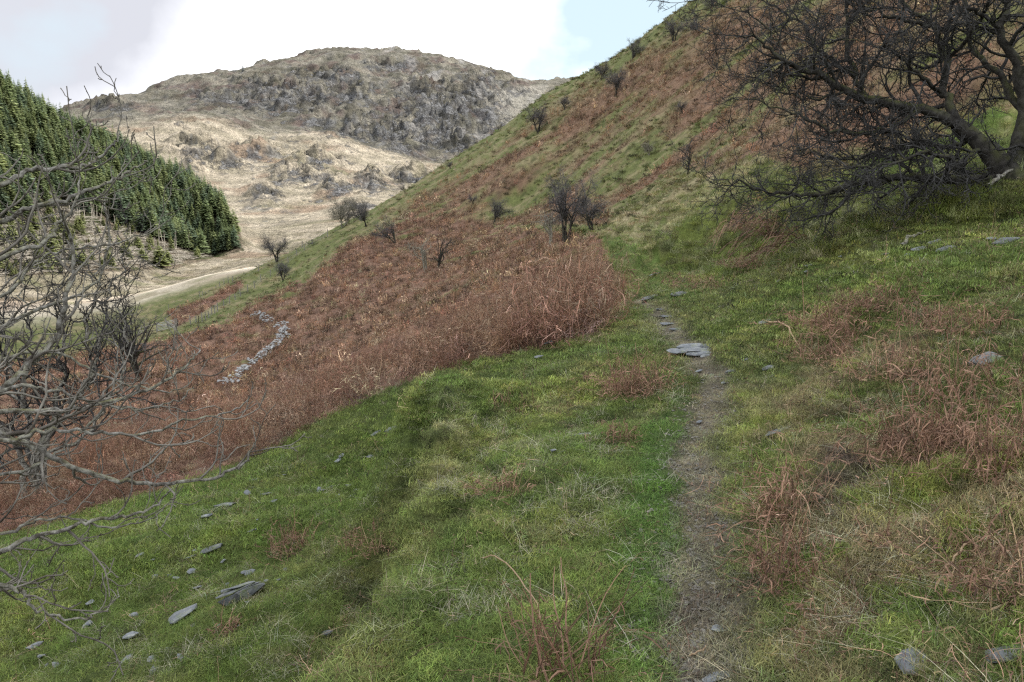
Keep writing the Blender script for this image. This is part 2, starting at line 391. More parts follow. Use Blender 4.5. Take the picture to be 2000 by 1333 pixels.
    d = (1 - sst(w * .5, w + .16, pd + .16 * n2 + .10 * fbm(x * 7, y * 7, 2, 55))) * (r < 20)
    c = lerp(c, lerp(np.broadcast_to(SOIL, c.shape), C_(.19, .17, .115), sst(-.1, .35, n2 + n5)), np.clip(d, 0, 1) * .9)
    # muddy patches
    mud = in_poly(u, v, [(1590,960),(1640,870),(1700,880),(1740,930),(1640,1000)]) & (r < 9)
    c = lerp(c, C_(.075, .06, .045), mud * sst(-.3, .1, n2))
    # ---- valley, moor and mountain
    far = sst(215, 245, r)
    t1 = fbm(x / 60, y / 25, 5, 60, .6); t2 = fbm(x / 14, y / 22, 4, 61, .6); t3 = fbm(x / 150, y / 90, 4, 62)
    fc = lerp(np.broadcast_to(C_(.56, .49, .385), c.shape), C_(.37, .33, .25), sst(-.3, .3, t1))
    fc = lerp(fc, C_(.30, .20, .14), sst(.1, .45, fbm(x / 70, y / 60, 3, 68)) * .6)
    fc = lerp(fc, C_(.25, .235, .15), sst(.05, .4, t3 + .4 * t2) * .7)
    vf = 1 - sst(420, 620, r); v8 = fbm(x / 7, y / 9, 4, 111)
    fc = lerp(fc, C_(.25, .215, .14), sst(-.05, .35, v8 + .4 * fbm(x / 30, y / 12, 3, 112)) * vf * .75)
    fc = lerp(fc, C_(.17, .19, .08), sst(.15, .4, fbm(x / 20, y / 14, 3, 113)) * vf * .5)
    mt = sst(1120, 1300, r + 60 * t3)
    mc = lerp(np.broadcast_to(C_(.275, .258, .218), c.shape), C_(.155, .15, .118), sst(-.3, .35, t1 + .4 * t2))
    mc = lerp(mc, C_(.15, .108, .10), sst(.02, .35, fbm(x / 60, y / 60, 4, 63)) * .75)
    fc = lerp(fc, mc, mt)
    rk = fbm(x / 16, y / 30, 5, 64, .65) + .35 * fbm(x / 120, y / 120, 3, 65)
    cg = crag_mask(u, v)
    rock = sst(.12, .36, rk * 1.3 + .55 * cg - .22 + .06 * mt) * sst(560, 700, r) * (.6 + .4 * cg)
    rc = lerp(np.broadcast_to(C_(.25, .255, .26), c.shape), C_(.075, .075, .08), sst(-.25, .25, fbm(x / 7, y / 12, 3, 66)))
    fc = lerp(fc, rc, np.clip(rock, 0, 1) * .85)
    stt = fbm((x + 1.2 * z) / 55, (z - .25 * x) / 8, 4, 27, .6)
    fc = lerp(fc, C_(.06, .058, .06), sst(.08, .3, stt) * np.clip(cg * 1.2, 0, 1) * sst(560, 700, r) * .8)
    big = fbm((x + z) / 90, (z - .4 * x) / 50, 4, 29, .6)
    fc = lerp(fc, C_(.115, .105, .075), sst(.05, .35, big) * mt * .55)
    fc = lerp(fc, C_(.44, .40, .31), sst(.10, .4, -big) * mt * .3)
    scree = sst(.2, .45, fbm(x / 45, y / 160, 3, 67)) * mt * sst(700, 760, u)
    fc = lerp(fc, C_(.36, .35, .34), scree * .7)
    pyre = in_poly(u, v, [(940,175),(1075,165),(1000,250),(960,230)]) & (r > 1100)
    fc = lerp(fc, C_(.42, .40, .35), pyre * .6)
    # forest floor and clear-felled ground
    ff = in_poly(u, v, [(-400,0),(0,140),(160,240),(300,320),(460,410),(475,490),(340,525),(230,530),(-400,560)]) & (r > 250) & (r < 640)
    ffc = lerp(np.broadcast_to(C_(.07, .065, .045), c.shape), C_(.26, .215, .16), sst(370, 430, v + 40 * t2) * sst(-.45, .1, t2 + .5 * fbm(x / 4, y / 5, 3, 69)))
    ffc = lerp(ffc, C_(.12, .15, .06), sst(.0, .25, fbm(x / 9, y / 9, 3, 70)) * sst(370, 430, v) * .7)
    fc = lerp(fc, ffc, ff * 1.0)
    c = lerp(c, fc, far)
    return np.clip(c, .01, .7), br * (1 - far), np.clip(d, 0, 1)

# ------------------------------------------------------------------ helpers
def setp(o, label=None, cat=None, group=None, kind=None):
    if label: o['label'] = label
    if cat: o['category'] = cat
    if group: o['group'] = group
    if kind: o['kind'] = kind
    return o
def mesh_np(name, V, Fc, mat=None, smooth=False):
    """V (n,3); Fc (m,k) int array with k = 3 or 4"""
    me = bpy.data.meshes.new(name)
    V = np.ascontiguousarray(V, dtype=np.float32); Fc = np.ascontiguousarray(Fc, dtype=np.int32)
    me.vertices.add(len(V)); me.vertices.foreach_set('co', V.ravel())
    k = Fc.shape[1]
    me.loops.add(Fc.size); me.loops.foreach_set('vertex_index', Fc.ravel())
    me.polygons.add(len(Fc)); me.polygons.foreach_set('loop_start', np.arange(0, Fc.size, k, dtype=np.int32))
    me.polygons.foreach_set('use_smooth', np.full(len(Fc), smooth))
    me.update(calc_edges=True)
    if mat: me.materials.append(mat)
    return me
def link(name, me, parent=None, loc=None):
    o = bpy.data.objects.new(name, me); COL.objects.link(o)
    if parent: o.parent = parent
    if loc is not None: o.location = loc
    return o
def empty(name, loc, **k):
    o = bpy.data.objects.new(name, None); COL.objects.link(o); o.location = loc; o.empty_display_size = .2
    return setp(o, **k)
def col_attr(me, name, c):
    a = me.attributes.new(name, 'FLOAT_COLOR', 'POINT')
    a.data.foreach_set('color', np.c_[c, np.ones(len(c))].astype(np.float32).ravel())

class NB:
    """small node-material builder"""
    def __init__(s, name):
        s.m = bpy.data.materials.new(name); s.m.use_nodes = True; s.t = s.m.node_tree; s.t.nodes.clear()
        s.out = s.n('ShaderNodeOutputMaterial')
    def n(s, typ, **k):
        x = s.t.nodes.new(typ)
        for a, b in k.items(): setattr(x, a, b)
        return x
    def l(s, a, b): s.t.links.new(a, b)
    def noise(s, scale, detail=4, rough=.55, vec=None):
        x = s.n('ShaderNodeTexNoise'); x.inputs['Scale'].default_value = scale; x.inputs['Detail'].default_value = detail; x.inputs['Roughness'].default_value = rough
        if vec is not None: s.l(vec, x.inputs['Vector'])
        return x.outputs['Fac']
    def ramp(s, fac, a, b, lo=0., hi=1.):
        x = s.n('ShaderNodeMapRange'); x.clamp = True
        for i, q in zip(('From Min', 'From Max', 'To Min', 'To Max'), (a, b, lo, hi)): x.inputs[i].default_value = q
        s.l(fac, x.inputs['Value']); return x.outputs['Result']
    def mix(s, f, a, b, bt='MIX'):
        x = s.n('ShaderNodeMix', data_type='RGBA', blend_type=bt)
        for sock, q in (('Factor', f), ('A', a), ('B', b)):
            if isinstance(q, (int, float)): x.inputs[sock].default_value = q
            elif isinstance(q, tuple): x.inputs[sock].default_value = q + (1,) if len(q) == 3 else q
            else: s.l(q, x.inputs[sock])
        return x.outputs['Result']
    def math(s, op, a, b):
        x = s.n('ShaderNodeMath', operation=op)
        for i, q in enumerate((a, b)):
            if isinstance(q, (int, float)): x.inputs[i].default_value = q
            else: s.l(q, x.inputs[i])
        return x.outputs[0]
    def scalecol(s, col, f):
        x = s.n('ShaderNodeVectorMath', operation='SCALE'); s.l(col, x.inputs[0])
        if isinstance(f, (int, float)): x.inputs['Scale'].default_value = f
        else: s.l(f, x.inputs['Scale'])
        return x.outputs[0]
    def finish(s, col, rough=.85, bump=None, bs=.5, bd=.02, spec=.25):
        p = s.n('ShaderNodeBsdfPrincipled'); p.inputs['Roughness'].default_value = rough; p.inputs['Specular IOR Level'].default_value = spec
        if isinstance(col, tuple): p.inputs['Base Color'].default_value = col + (1,)
        else: s.l(col, p.inputs['Base Color'])
        if bump is not None:
            b = s.n('ShaderNodeBump'); b.inputs['Strength'].default_value = bs; b.inputs['Distance'].default_value = bd
            s.l(bump, b.inputs['Height']); s.l(b.outputs[0], p.inputs['Normal'])
        s.l(p.outputs[0], s.out.inputs[0]); return s.m

def mat_ground():
    b = NB('turf_and_litter'); pos = b.n('ShaderNodeNewGeometry').outputs['Position']
    at = b.n('ShaderNodeAttribute', attribute_name='cover').outputs['Color']
    f = b.noise(38, 5, .65, pos); g = b.noise(7, 4, .6, pos); c = b.noise(1.1, 5, .62, pos)
    v = b.math('MULTIPLY', b.ramp(f, .28, .72, .55, 1.5), b.ramp(g, .3, .7, .75, 1.25))
    v = b.math('MULTIPLY', v, b.ramp(c, .3, .7, .72, 1.28))
    col = b.scalecol(at, v)
    h = b.math('ADD', b.math('MULTIPLY', f, .35), b.math('MULTIPLY', g, 1.3))
    h = b.math('ADD', h, b.math('MULTIPLY', c, 5.))
    return b.finish(col, .9, h, .8, .06, .1)
def mat_far():
    b = NB('moor_and_crag'); pos = b.n('ShaderNodeNewGeometry').outputs['Position']
    at = b.n('ShaderNodeAttribute', attribute_name='cover').outputs['Color']
    mp = b.n('ShaderNodeMapping'); mp.inputs['Scale'].default_value = (1, .55, 1.4); b.l(pos, mp.inputs[0])
    f = b.noise(.35, 6, .7, pos); g = b.noise(.07, 6, .68, mp.outputs[0])
    v = b.math('MULTIPLY', b.ramp(f, .3, .7, .55, 1.4), b.ramp(g, .32, .68, .7, 1.25))
    col = b.scalecol(at, v)
    # small outcrops finer than the mesh: only in the moor's rocky belts
    k = b.noise(.045, 8, .72, mp.outputs[0])
    sepx = b.n('ShaderNodeSeparateXYZ'); b.l(pos, sepx.inputs[0])
    dist = b.ramp(sepx.outputs['Y'], 560, 720)
    cgn = b.n('ShaderNodeAttribute', attribute_name='crag').outputs['Fac']
    rock = b.math('MULTIPLY', b.ramp(b.math('ADD', k, b.math('MULTIPLY', cgn, .13)), .60, .67), dist)
    rc = b.mix(b.ramp(b.noise(.5, 4, .7, pos), .4, .6), (.045, .045, .05), (.36, .365, .375))
    col = b.mix(b.math('MULTIPLY', rock, .8), col, rc)
    h = b.math('ADD', b.math('MULTIPLY', f, 3.), b.math('MULTIPLY', g, 8.))
    h = b.math('ADD', h, b.math('MULTIPLY', rock, 4.))
    return b.finish(col, .95, h, 1.0, 2.6, .05)
def mat_leafy(name, trans=.35, lo=.6, hi=1.4, rough=.7, base=None):
    """blades and fronds: colour comes with each instance, with variation along the blade set"""
    b = NB(name)
    if base is None:
        at = b.n('ShaderNodeAttribute', attribute_name='tint'); at.attribute_type = 'INSTANCER'; colr = at.outputs['Color']
    else:
        rg = b.n('ShaderNodeRGB'); rg.outputs[0].default_value = base + (1,); colr = rg.outputs[0]
    va = b.n('ShaderNodeAttribute', attribute_name='shade').outputs['Fac']
    rn = b.n('ShaderNodeObjectInfo').outputs['Random']
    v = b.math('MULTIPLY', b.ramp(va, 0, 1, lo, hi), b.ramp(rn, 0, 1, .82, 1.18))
    col = b.scalecol(colr, v)
    d = b.n('ShaderNodeBsdfPrincipled'); d.inputs['Roughness'].default_value = rough; d.inputs['Specular IOR Level'].default_value = .25
    b.l(col, d.inputs['Base Color'])
    t = b.n('ShaderNodeBsdfTranslucent'); b.l(col, t.inputs['Color'])
    m = b.n('ShaderNodeMixShader'); m.inputs[0].default_value = trans
    b.l(d.outputs[0], m.inputs[1]); b.l(t.outputs[0], m.inputs[2]); b.l(m.outputs[0], b.out.inputs[0])
    return b.m
def mat_bark(name, dark, light, moss=None, mossamt=.5, scale=14):
    b = NB(name); tco = b.n('ShaderNodeTexCoord').outputs['Object']; geo = b.n('ShaderNodeNewGeometry')
    n = b.noise(scale, 5, .65, tco); n2 = b.noise(scale * .3, 4, .6, tco)
    col = b.mix(b.ramp(n, .38, .62), dark, light)
    col = b.scalecol(col, b.ramp(n2, .3, .7, .7, 1.3))
    if moss:
        sep = b.n('ShaderNodeSeparateXYZ'); b.l(geo.outputs['Normal'], sep.inputs[0])
        f = b.math('MULTIPLY', b.ramp(sep.outputs['Z'], -.1, .7), b.ramp(n2, .42, .6))
        col = b.mix(b.math('MULTIPLY', f, mossamt), col, moss)
    return b.finish(col, .85, n, .6, .01, .2)
def mat_rock(name, a, c, lichen=(.30, .31, .27), moss=(.10, .13, .03), mamt=.5, sc=9):
    b = NB(name); tco = b.n('ShaderNodeTexCoord').outputs['Object']; geo = b.n('ShaderNodeNewGeometry')
    mp = b.n('ShaderNodeMapping'); mp.inputs['Scale'].default_value = (1, 1, 4); b.l(tco, mp.inputs[0])
    n = b.noise(sc, 6, .65, mp.outputs[0]); n2 = b.noise(sc * .6, 5, .6, tco); n3 = b.noise(sc * 2.5, 4, .6, tco)
    col = b.mix(b.ramp(n, .35, .65), a, c)
    col = b.mix(b.math('MULTIPLY', b.ramp(n3, .56, .62), .6), col, lichen)
    col = b.mix(b.math('MULTIPLY', b.ramp(n2, .56, .66), mamt), col, moss)
    rn = b.n('ShaderNodeObjectInfo').outputs['Random']
    col = b.scalecol(col, b.ramp(rn, 0, 1, .75, 1.2))
    return b.finish(col, .75, n, .7, .012, .35)

M_GROUND, M_FAR = mat_ground(), mat_far()
M_GRASS = mat_leafy('grass_blades', .3, .62, 1.5)
M_BRACK = mat_leafy('dead_bracken_fronds', .12, .3, 1.95)
M_BRACK_N = mat_leafy('dead_bracken_stems', .12, .3, 1.95, base=(.235, .142, .098))
M_STRAW = mat_leafy('dead_straw_stalks', .15, .6, 1.35, base=(.42, .30, .19))
M_CONIFER = mat_leafy('spruce_needles', .35, .55, 1.5)
M_HAW = mat_bark('hawthorn_bark', (.020, .018, .016), (.062, .058, .052), (.085, .095, .025), .75, 12)
M_HAWT = mat_bark('hawthorn_twigs', (.026, .024, .023), (.075, .074, .073), None, 0, 6)
M_ASH = mat_bark('ash_bark', (.07, .062, .05), (.34, .33, .30), (.15, .15, .06), .6, 26)
M_ASHT = mat_bark('ash_twigs', (.07, .06, .05), (.24, .225, .195), None, 0, 7)
M_FARTW = mat_bark('far_twigs', (.085, .08, .08), (.16, .152, .155), None, 0, 3)
M_PALETW = mat_bark('pale_lichened_twigs', (.16, .15, .12), (.30, .28, .22), None, 0, 3)
M_SLATE = mat_rock('grey_slate', (.10, .112, .125), (.23, .245, .26), mamt=.35)
M_SLATE_M = mat_rock('mossy_slate', (.08, .09, .095), (.18, .19, .20), mamt=.8)
M_WALLST = mat_rock('pale_wall_stone', (.22, .225, .23), (.48, .49, .49), lichen=(.5, .5, .47), moss=(.16, .17, .08), mamt=.35, sc=3)
M_POST = mat_bark('weathered_post', (.17, .16, .14), (.30, .29, .27), None, 0, 6)
M_DEAD = mat_bark('bleached_dead_wood', (.30, .27, .22), (.50, .46, .40), None, 0, 1.0)
M_CTRUNK = mat_bark('conifer_bark', (.16, .13, .10), (.28, .24, .20), None, 0, 1.0)
M_WIRE = NB('galvanised_wire').finish((.35, .36, .37), .5, None)
M_GATE = NB('galvanised_gate').finish((.38, .40, .42), .45, None)

# ------------------------------------------------------------------ terrain sheets
def columns(inner, n):
    core = np.linspace(-inner, inner, n)
    step = core[1] - core[0]; side = []; a = inner; s = step
    while a < math.pi - .06:
        s = min(s * 1.25, .12); a += s; side.append(min(a, math.pi))
    if side[-1] < math.pi: side.append(math.pi)
    side = np.array(side)
    return np.r_[-side[::-1], core, side]
def sheet(name, az, rr, mat, lift=0, centre=False):
    A, Rr = np.meshgrid(az, rr)
    x = (Rr * np.sin(A)).ravel(); y = (Rr * np.cos(A)).ravel()
    z = H(x, y) + lift
    nr, na = len(rr), len(az)
    i = np.arange(nr - 1)[:, None] * na + np.arange(na - 1)[None]
    Q = np.stack([i, i + 1, i + 1 + na, i + na], -1).reshape(-1, 4)[:, ::-1]
    V = np.c_[x, y, z]
    me = mesh_np(name, V, Q, mat, True)
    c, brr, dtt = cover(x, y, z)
    rr_ = np.hypot(x, y); c = c * (1 - .42 * (1 - sst(9, 22, rr_)) * (1 - dtt))[:, None]      # dark thatch beneath the blades, with the shade between them painted in
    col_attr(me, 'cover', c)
    pu, pv = project(x, y, z); ca = me.attributes.new('crag', 'FLOAT', 'POINT'); ca.data.foreach_set('value', crag_mask(pu, pv).astype(np.float32))
    o = link(name, me); o['kind'] = 'structure'
    return o
near_r = np.exp(np.linspace(math.log(.25), math.log(1.6), 14))
near_r = np.r_[near_r[:-1], np.exp(np.linspace(math.log(1.6), math.log(262), 500))]
sheet('hillside', columns(.63, 500), near_r, M_GROUND)
far_r = np.r_[np.exp(np.linspace(math.log(240), math.log(2150), 470)), np.array([2300, 2500, 2800, 3300, 4200, 6000, 9000])]
sheet('valley_and_mountain', columns(.63, 520), far_r, M_FAR, -.25)

# ------------------------------------------------------------------ the cloud that keeps the near slope in shade
def cloud():
    me = bpy.data.meshes.new('shading_cloud'); bm = bmesh.new()
    bmesh.ops.create_icosphere(bm, subdivisions=5, radius=1)
    Vv = np.array([v.co for v in bm.verts])
    n = fbm(Vv[:, 0] * 3 + Vv[:, 2], Vv[:, 1] * 3 - Vv[:, 2] * 2, 4, 77)
    for v, k in zip(bm.verts, n): v.co = v.co * (1 + .22 * float(k))
    bm.to_mesh(me); bm.free()
    for p in me.polygons: p.use_smooth = True
    b = NB('cloud_white'); d = b.n('ShaderNodeBsdfDiffuse'); d.inputs[0].default_value = (.9, .9, .92, 1)
    t = b.n('ShaderNodeBsdfTranslucent'); t.inputs[0].default_value = (.9, .9, .92, 1)
    m = b.n('ShaderNodeMixShader'); b.l(d.outputs[0], m.inputs[1]); b.l(t.outputs[0], m.inputs[2]); b.l(m.outputs[0], b.out.inputs[0])
    me.materials.append(b.m)
    o = link('cloud', me)
    c = Vector((25, 85, 0)) + SUNDIR * 1500
    o.location = c; o.scale = (230, 170, 55)
    setp(o, 'white cumulus cloud high above the right-hand slope, shading the near hillside', 'cloud')
cloud()

# ------------------------------------------------------------------ scatter (geometry-node instances, only for uncountable stuff)
def proto_collection(name, meshes):
    c = bpy.data.collections.new(name)
    for m in meshes:
        o = bpy.data.objects.new(m.name, m); c.objects.link(o)
    return c
def scatter(name, pcol, npick, P, yaw, tilt, scl, tint, label, cat, rng):
    n = len(P)
    me = bpy.data.meshes.new(name); me.vertices.add(n); me.vertices.foreach_set('co', P.astype(np.float32).ravel())
    def va(nm, arr):
        a = me.attributes.new(nm, 'FLOAT_VECTOR', 'POINT'); a.data.foreach_set('vector', arr.astype(np.float32).ravel())
    ph = rng.uniform(0, 2 * math.pi, n)
    va('rot', np.c_[tilt * np.cos(ph), tilt * np.sin(ph), yaw]); va('scl', scl)
    a = me.attributes.new('pick', 'INT', 'POINT'); a.data.foreach_set('value', rng.integers(0, npick, n).astype(np.int32))
    col_attr(me, 'tint', tint)
    o = link(name, me)
    g = bpy.data.node_groups.new(name + '_nodes', 'GeometryNodeTree')
    g.interface.new_socket('Geometry', in_out='INPUT', socket_type='NodeSocketGeometry')
    g.interface.new_socket('Geometry', in_out='OUTPUT', socket_type='NodeSocketGeometry')
    N = g.nodes; L = g.links
    gi = N.new('NodeGroupInput'); go = N.new('NodeGroupOutput')
    ci = N.new('GeometryNodeCollectionInfo'); ci.inputs['Collection'].default_value = pcol
    ci.inputs['Separate Children'].default_value = True; ci.inputs['Reset Children'].default_value = True
    ip = N.new('GeometryNodeInstanceOnPoints'); ip.inputs['Pick Instance'].default_value = True
    def na(nm, dt):
        x = N.new('GeometryNodeInputNamedAttribute'); x.data_type = dt; x.inputs['Name'].default_value = nm
        return [s for s in x.outputs if s.enabled and s.name == 'Attribute'][0]
    e2r = N.new('FunctionNodeEulerToRotation')
    L.new(na('rot', 'FLOAT_VECTOR'), e2r.inputs[0]); L.new(e2r.outputs[0], ip.inputs['Rotation'])
    L.new(na('scl', 'FLOAT_VECTOR'), ip.inputs['Scale']); L.new(na('pick', 'INT'), ip.inputs['Instance Index'])
    L.new(gi.outputs[0], ip.inputs['Points']); L.new(ci.outputs[0], ip.inputs['Instance']); L.new(ip.outputs[0], go.inputs[0])
    md = o.modifiers.new('scatter', 'NODES'); md.node_group = g
    setp(o, label, cat, kind='stuff')
    return o

# ---- prototypes
def ribbon_mesh(name, strips, mat):
    """strips: list of (points (k,3), widths (k,), side vector, shade) -> flat tapering ribbons"""
    V = []; Q = []; S = []; n = 0
    for P, w, side, sh in strips:
        k = len(P)
        L = P - side * w[:, None] * .5; Rr = P + side * w[:, None] * .5
        V.append(np.stack([L, Rr], 1).reshape(-1, 3)); S.append(np.full(2 * k, sh))
        i = np.arange(k - 1) * 2 + n
        Q.append(np.stack([i, i + 1, i + 3, i + 2], -1)); n += 2 * k
    me = mesh_np(name, np.concatenate(V), np.concatenate(Q), mat, False)
    a = me.attributes.new('shade', 'FLOAT', 'POINT'); a.data.foreach_set('value', np.concatenate(S).astype(np.float32))
    return me
def grass_tuft(name, rng, nb, rad, h0, h1, w, mat, lean=.6, droop=.5):
    st = []
    for i in range(nb):
        a = rng.uniform(0, 2 * math.pi); r0 = rad * math.sqrt(rng.uniform()); h = rng.uniform(h0, h1)
        az = rng.uniform(0, 2 * math.pi); ln = rng.uniform(.1, lean)
        d = np.array([math.cos(az), math.sin(az), 0]); up = np.array([0, 0, 1.])
        ts = np.array([0, .4, .75, 1.])
        P = np.array([r0 * math.cos(a), r0 * math.sin(a), -.01]) + np.outer(ts * h, up) * (1 - .5 * droop * ts[:, None] * ln) + np.outer(ts ** 1.7 * h * ln * (1 + droop), d)
        sd = np.array([-d[1], d[0], 0]) * .8 + d * rng.uniform(-.6, .6)
        st.append((P, w * rng.uniform(.6, 1.3) * np.array([1, .9, .6, .12]), sd, np.clip(rng.normal(.5, .25), 0, 1)))
    return ribbon_mesh(name, st, mat)
def bracken_clump(name, rng, ns, rad, h0, h1, mat, flop=.8, wst=.007, leafy=1.0, fw=1.0):
    """dead bracken: bent brown stems with withered side fronds hanging from them"""
    st = []
    for i in range(ns):
        a = rng.uniform(0, 2 * math.pi); r0 = rad * math.sqrt(rng.uniform()); L = rng.uniform(h0, h1)
        az = rng.uniform(0, 2 * math.pi); el = rng.uniform(.5, 1.45) if rng.uniform() > flop * .4 else rng.uniform(.05, .5)
        p = np.array([r0 * math.cos(a), r0 * math.sin(a), -.02]); P = [p]
        k = 7; bend = rng.uniform(.0, .30) * flop
        for j in range(k):
            el -= bend * (j + 1) / k * rng.uniform(.4, 1.8); az += rng.normal(0, .16)
            if p[2] < .04 and el < 0: el = rng.uniform(.0, .2)
            p = p + np.array([math.cos(az) * math.cos(el), math.sin(az) * math.cos(el), math.sin(el)]) * L / k; P.append(p)
        P = np.array(P); d = np.array([math.cos(az), math.sin(az), 0]); sd = np.array([-d[1], d[0], rng.uniform(-.2, .2)])
        sh = np.clip(rng.normal(.55, .25), 0, 1)
        w = wst * rng.uniform(.6, 1.2) * np.linspace(1, .4, k + 1)
        st.append((P, w, sd, sh)); st.append((P, w, np.cross(sd, [0, 0, 1.]) + np.array([0, 0, .3]), sh * .8))
        nf = int(rng.integers(3, 9) * leafy)
        for q in range(nf):
            j = rng.uniform(1.5, k - .2); j0 = int(j); b = P[j0] + (P[j0 + 1] - P[j0]) * (j - j0)
            az2 = az + rng.choice([-1, 1]) * rng.uniform(.5, 1.5); l2 = L * rng.uniform(.12, .32); e2 = rng.uniform(-.9, .5)
            pts = [b]; pp = b
            for m in range(3):
                az2 += rng.normal(0, .5); e2 += rng.uniform(-.9, .35)
                pp = pp + np.array([math.cos(az2) * math.cos(e2), math.sin(az2) * math.cos(e2), math.sin(e2)]) * l2 / 3; pts.append(pp)
            pts = np.array(pts); pts[:, 2] = np.maximum(pts[:, 2], .005)
            s2 = rng.normal(0, 1, 3); s2 /= np.linalg.norm(s2)
            st.append((pts, wst * fw * rng.uniform(.8, 2.4) * np.array([.5, 1, .8, .2]), s2, np.clip(rng.normal(.45, .28), 0, 1)))
    return ribbon_mesh(name, st, mat)
rg = np.random.default_rng(11)
PC_FINE = proto_collection('grass_fine', [grass_tuft('grass_fine_%d' % i, rg, 60, .085, .010, .028, .0025, M_GRASS, 1.1, .8) for i in range(6)])
PC_MID = proto_collection('grass_mid', [grass_tuft('grass_mid_%d' % i, rg, 48, .12, .012, .034, .005, M_GRASS, .9, .7) for i in range(5)])
PC_TUSS = proto_collection('grass_tussock', [grass_tuft('tussock_%d' % i, rg, 70, .20, .07, .20, .009, M_GRASS, 1.1, 1.1) for i in range(4)])
PC_WISP = proto_collection('grass_wisp', [grass_tuft('wisp_%d' % i, rg, 12, .05, .025, .07, .0022, M_GRASS, 1.3, 1.2) for i in range(5)])
PC_BRK = proto_collection('bracken', [bracken_clump('bracken_%d' % i, rg, 30, .40, .25, .85, M_BRACK, 1.1, .0062) for i in range(6)])
PC_BRKF = proto_collection('bracken_far', [bracken_clump('bracken_far_%d' % i, rg, 16, .42, .3, .85, M_BRACK, 1.0, .028, .6, .9) for i in range(6)])
PC_TUSF = proto_collection('tussock_far', [grass_tuft('tussock_far_%d' % i, rg, 34, .24, .08, .24, .034, M_GRASS, 1.1, 1.1) for i in range(4)])
PC_BRKU = proto_collection('bracken_up', [bracken_clump('bracken_up_%d' % i, rg, 30, .36, .4, 1.3, M_BRACK, .6, .0068, .9, .8) for i in range(4)])
PC_LIT = proto_collection('litter', [bracken_clump('litter_%d' % i, rg, 9, .14, .05, .20, M_BRACK, 1.3, .0026, .7, .75) for i in range(5)])

def sector(n, r0, r1, az=.62, power=0.):
    """points spread over the ground in view; power 0 = thinning with distance, 2 = even over the ground"""
    a = rg.uniform(-az, az, n); q = rg.uniform(0, 1, n)
    r = np.exp(math.log(r0) + q * math.log(r1 / r0)) if power == 0 else (r0 ** power + q * (r1 ** power - r0 ** power)) ** (1 / power)
    return r * np.sin(a), r * np.cos(a), r
def place(n, r0, r1, dens, power=0., az=.62):
    if r1 < 50: n = int(n * .80 / az); az = .80         # the near turf carries on past both edges of the view
    x, y, r = sector(n, r0, r1, az, power); z = H(x, y); c, br, dt = cover(x, y, z)
    k = rg.uniform(0, 1, n) < dens(x, y, z, r, br, dt)
    return x[k], y[k], z[k], r[k], c[k], br[k]
def tintvar(c, s=.2):
    return np.clip(c * rg.normal(1, s, (len(c), 1)) * rg.normal(1, .06, (len(c), 3)), .01, .8)
def do_scatter(name, pc, npk, got, s_fn, label, cat, tilt=.15, bright=1.0, tv=.18, flat=None, tint=None):
    x, y, z, r, c, br = got; n = len(x)
    s = s_fn(r) * rg.uniform(.7, 1.35, n)
    sc = np.c_[s, s, s * (rg.uniform(.7, 1.3, n) if flat is None else flat)]
    t = tintvar(c if tint is None else tint, tv) * bright
    return scatter(name, pc, npk, np.c_[x, y, z], rg.uniform(0, 6.28, n), rg.uniform(0, tilt, n), sc, np.clip(t, 0, .85), label, cat, rg)
SF = plan_list([(1780,1300),(1402,1236),(1925,710),(1278,538),(1966,1285),(1400,1330),(1965,475),(472,1166),(356,1208),(255,1246),(68,1266),(248,1293),(690,974),(415,1076),(1362,690),(402,1012),(494,1040)])
SR = [.07,.05,.16,.2,.08,.08,.2,.22,.13,.1,.1,.09,.2,.2,.3,.1,.1]
def stone_free(x, y):
    m = np.ones(np.shape(x))
    for (a, b), q in zip(SF, SR): m = m * (np.hypot(x - a, y - b) > q)
    return m
gr = place(60000, 1.7, 9, lambda x, y, z, r, br, dt: stone_free(x, y) * np.clip((1 - dt * .86) * (1 - br) * (.55 + .9 * fbm(x * 2.3, y * 2.3, 2, 71)) + .18, 0.04, 1))
do_scatter('short_grass', PC_FINE, 6, gr, lambda r: .85 + .05 * r, 'short green turf covering the terrace and both sides of the path', 'grass', .25, 1.8, .3)
gr = place(42000, 7.5, 45, lambda x, y, z, r, br, dt: (1 - dt) * (1 - br * .8))
do_scatter('hill_grass', PC_MID, 5, gr, lambda r: .8 + .05 * r, 'short green grass on the banks further along the path', 'grass', .3, 1.75, .32)
gr = place(32000, 13, 190, lambda x, y, z, r, br, dt: (1 - br * .75) * sst(-.35, .25, fbm(x * .4, y * .4, 3, 72)) * np.clip(sst(0, 6, x) + .25, 0, 1), 1.0)
kn = gr[3] < 42 + rg.normal(0, 4, len(gr[3]))
gn = tuple(q[kn] for q in gr); gf = tuple(q[~kn] for q in gr)
do_scatter('tussock_grass', PC_TUSS, 4, gn, lambda r: .75 + .008 * r, 'olive and straw-coloured tussocks on the bank above the path', 'grass', .3, 1.2, .35)
do_scatter('tussock_grass', PC_TUSF, 4, gf, lambda r: .75 + .007 * r, 'olive and straw-coloured tussocks over the steep far hillside', 'grass', .3, 1.15, .42)
def bankd(x, y, z, r, br, dt):
    u, v = project(x, y, z)
    return in_poly(u, v, [(1215,470),(1180,440),(1250,380),(1400,300),(1560,290),(2000,330),(2000,420),(1700,460),(1560,540),(1420,545),(1300,525)]) * sst(-.3, .2, fbm(x * 1.2, y * .9, 3, 98)) * (r > 11)
gr = place(26000, 11, 70, bankd)
bc = rg.uniform(0, 1, (len(gr[0]), 1)); bc = np.where(bc < .35, C_(.13, .155, .03)[None], np.where(bc < .62, C_(.06, .075, .025)[None], np.where(bc < .85, C_(.36, .33, .21)[None], C_(.19, .17, .09)[None])))
gr = gr[:4] + (.5 * bc + .5 * gr[4] + 0 * bc, gr[5])
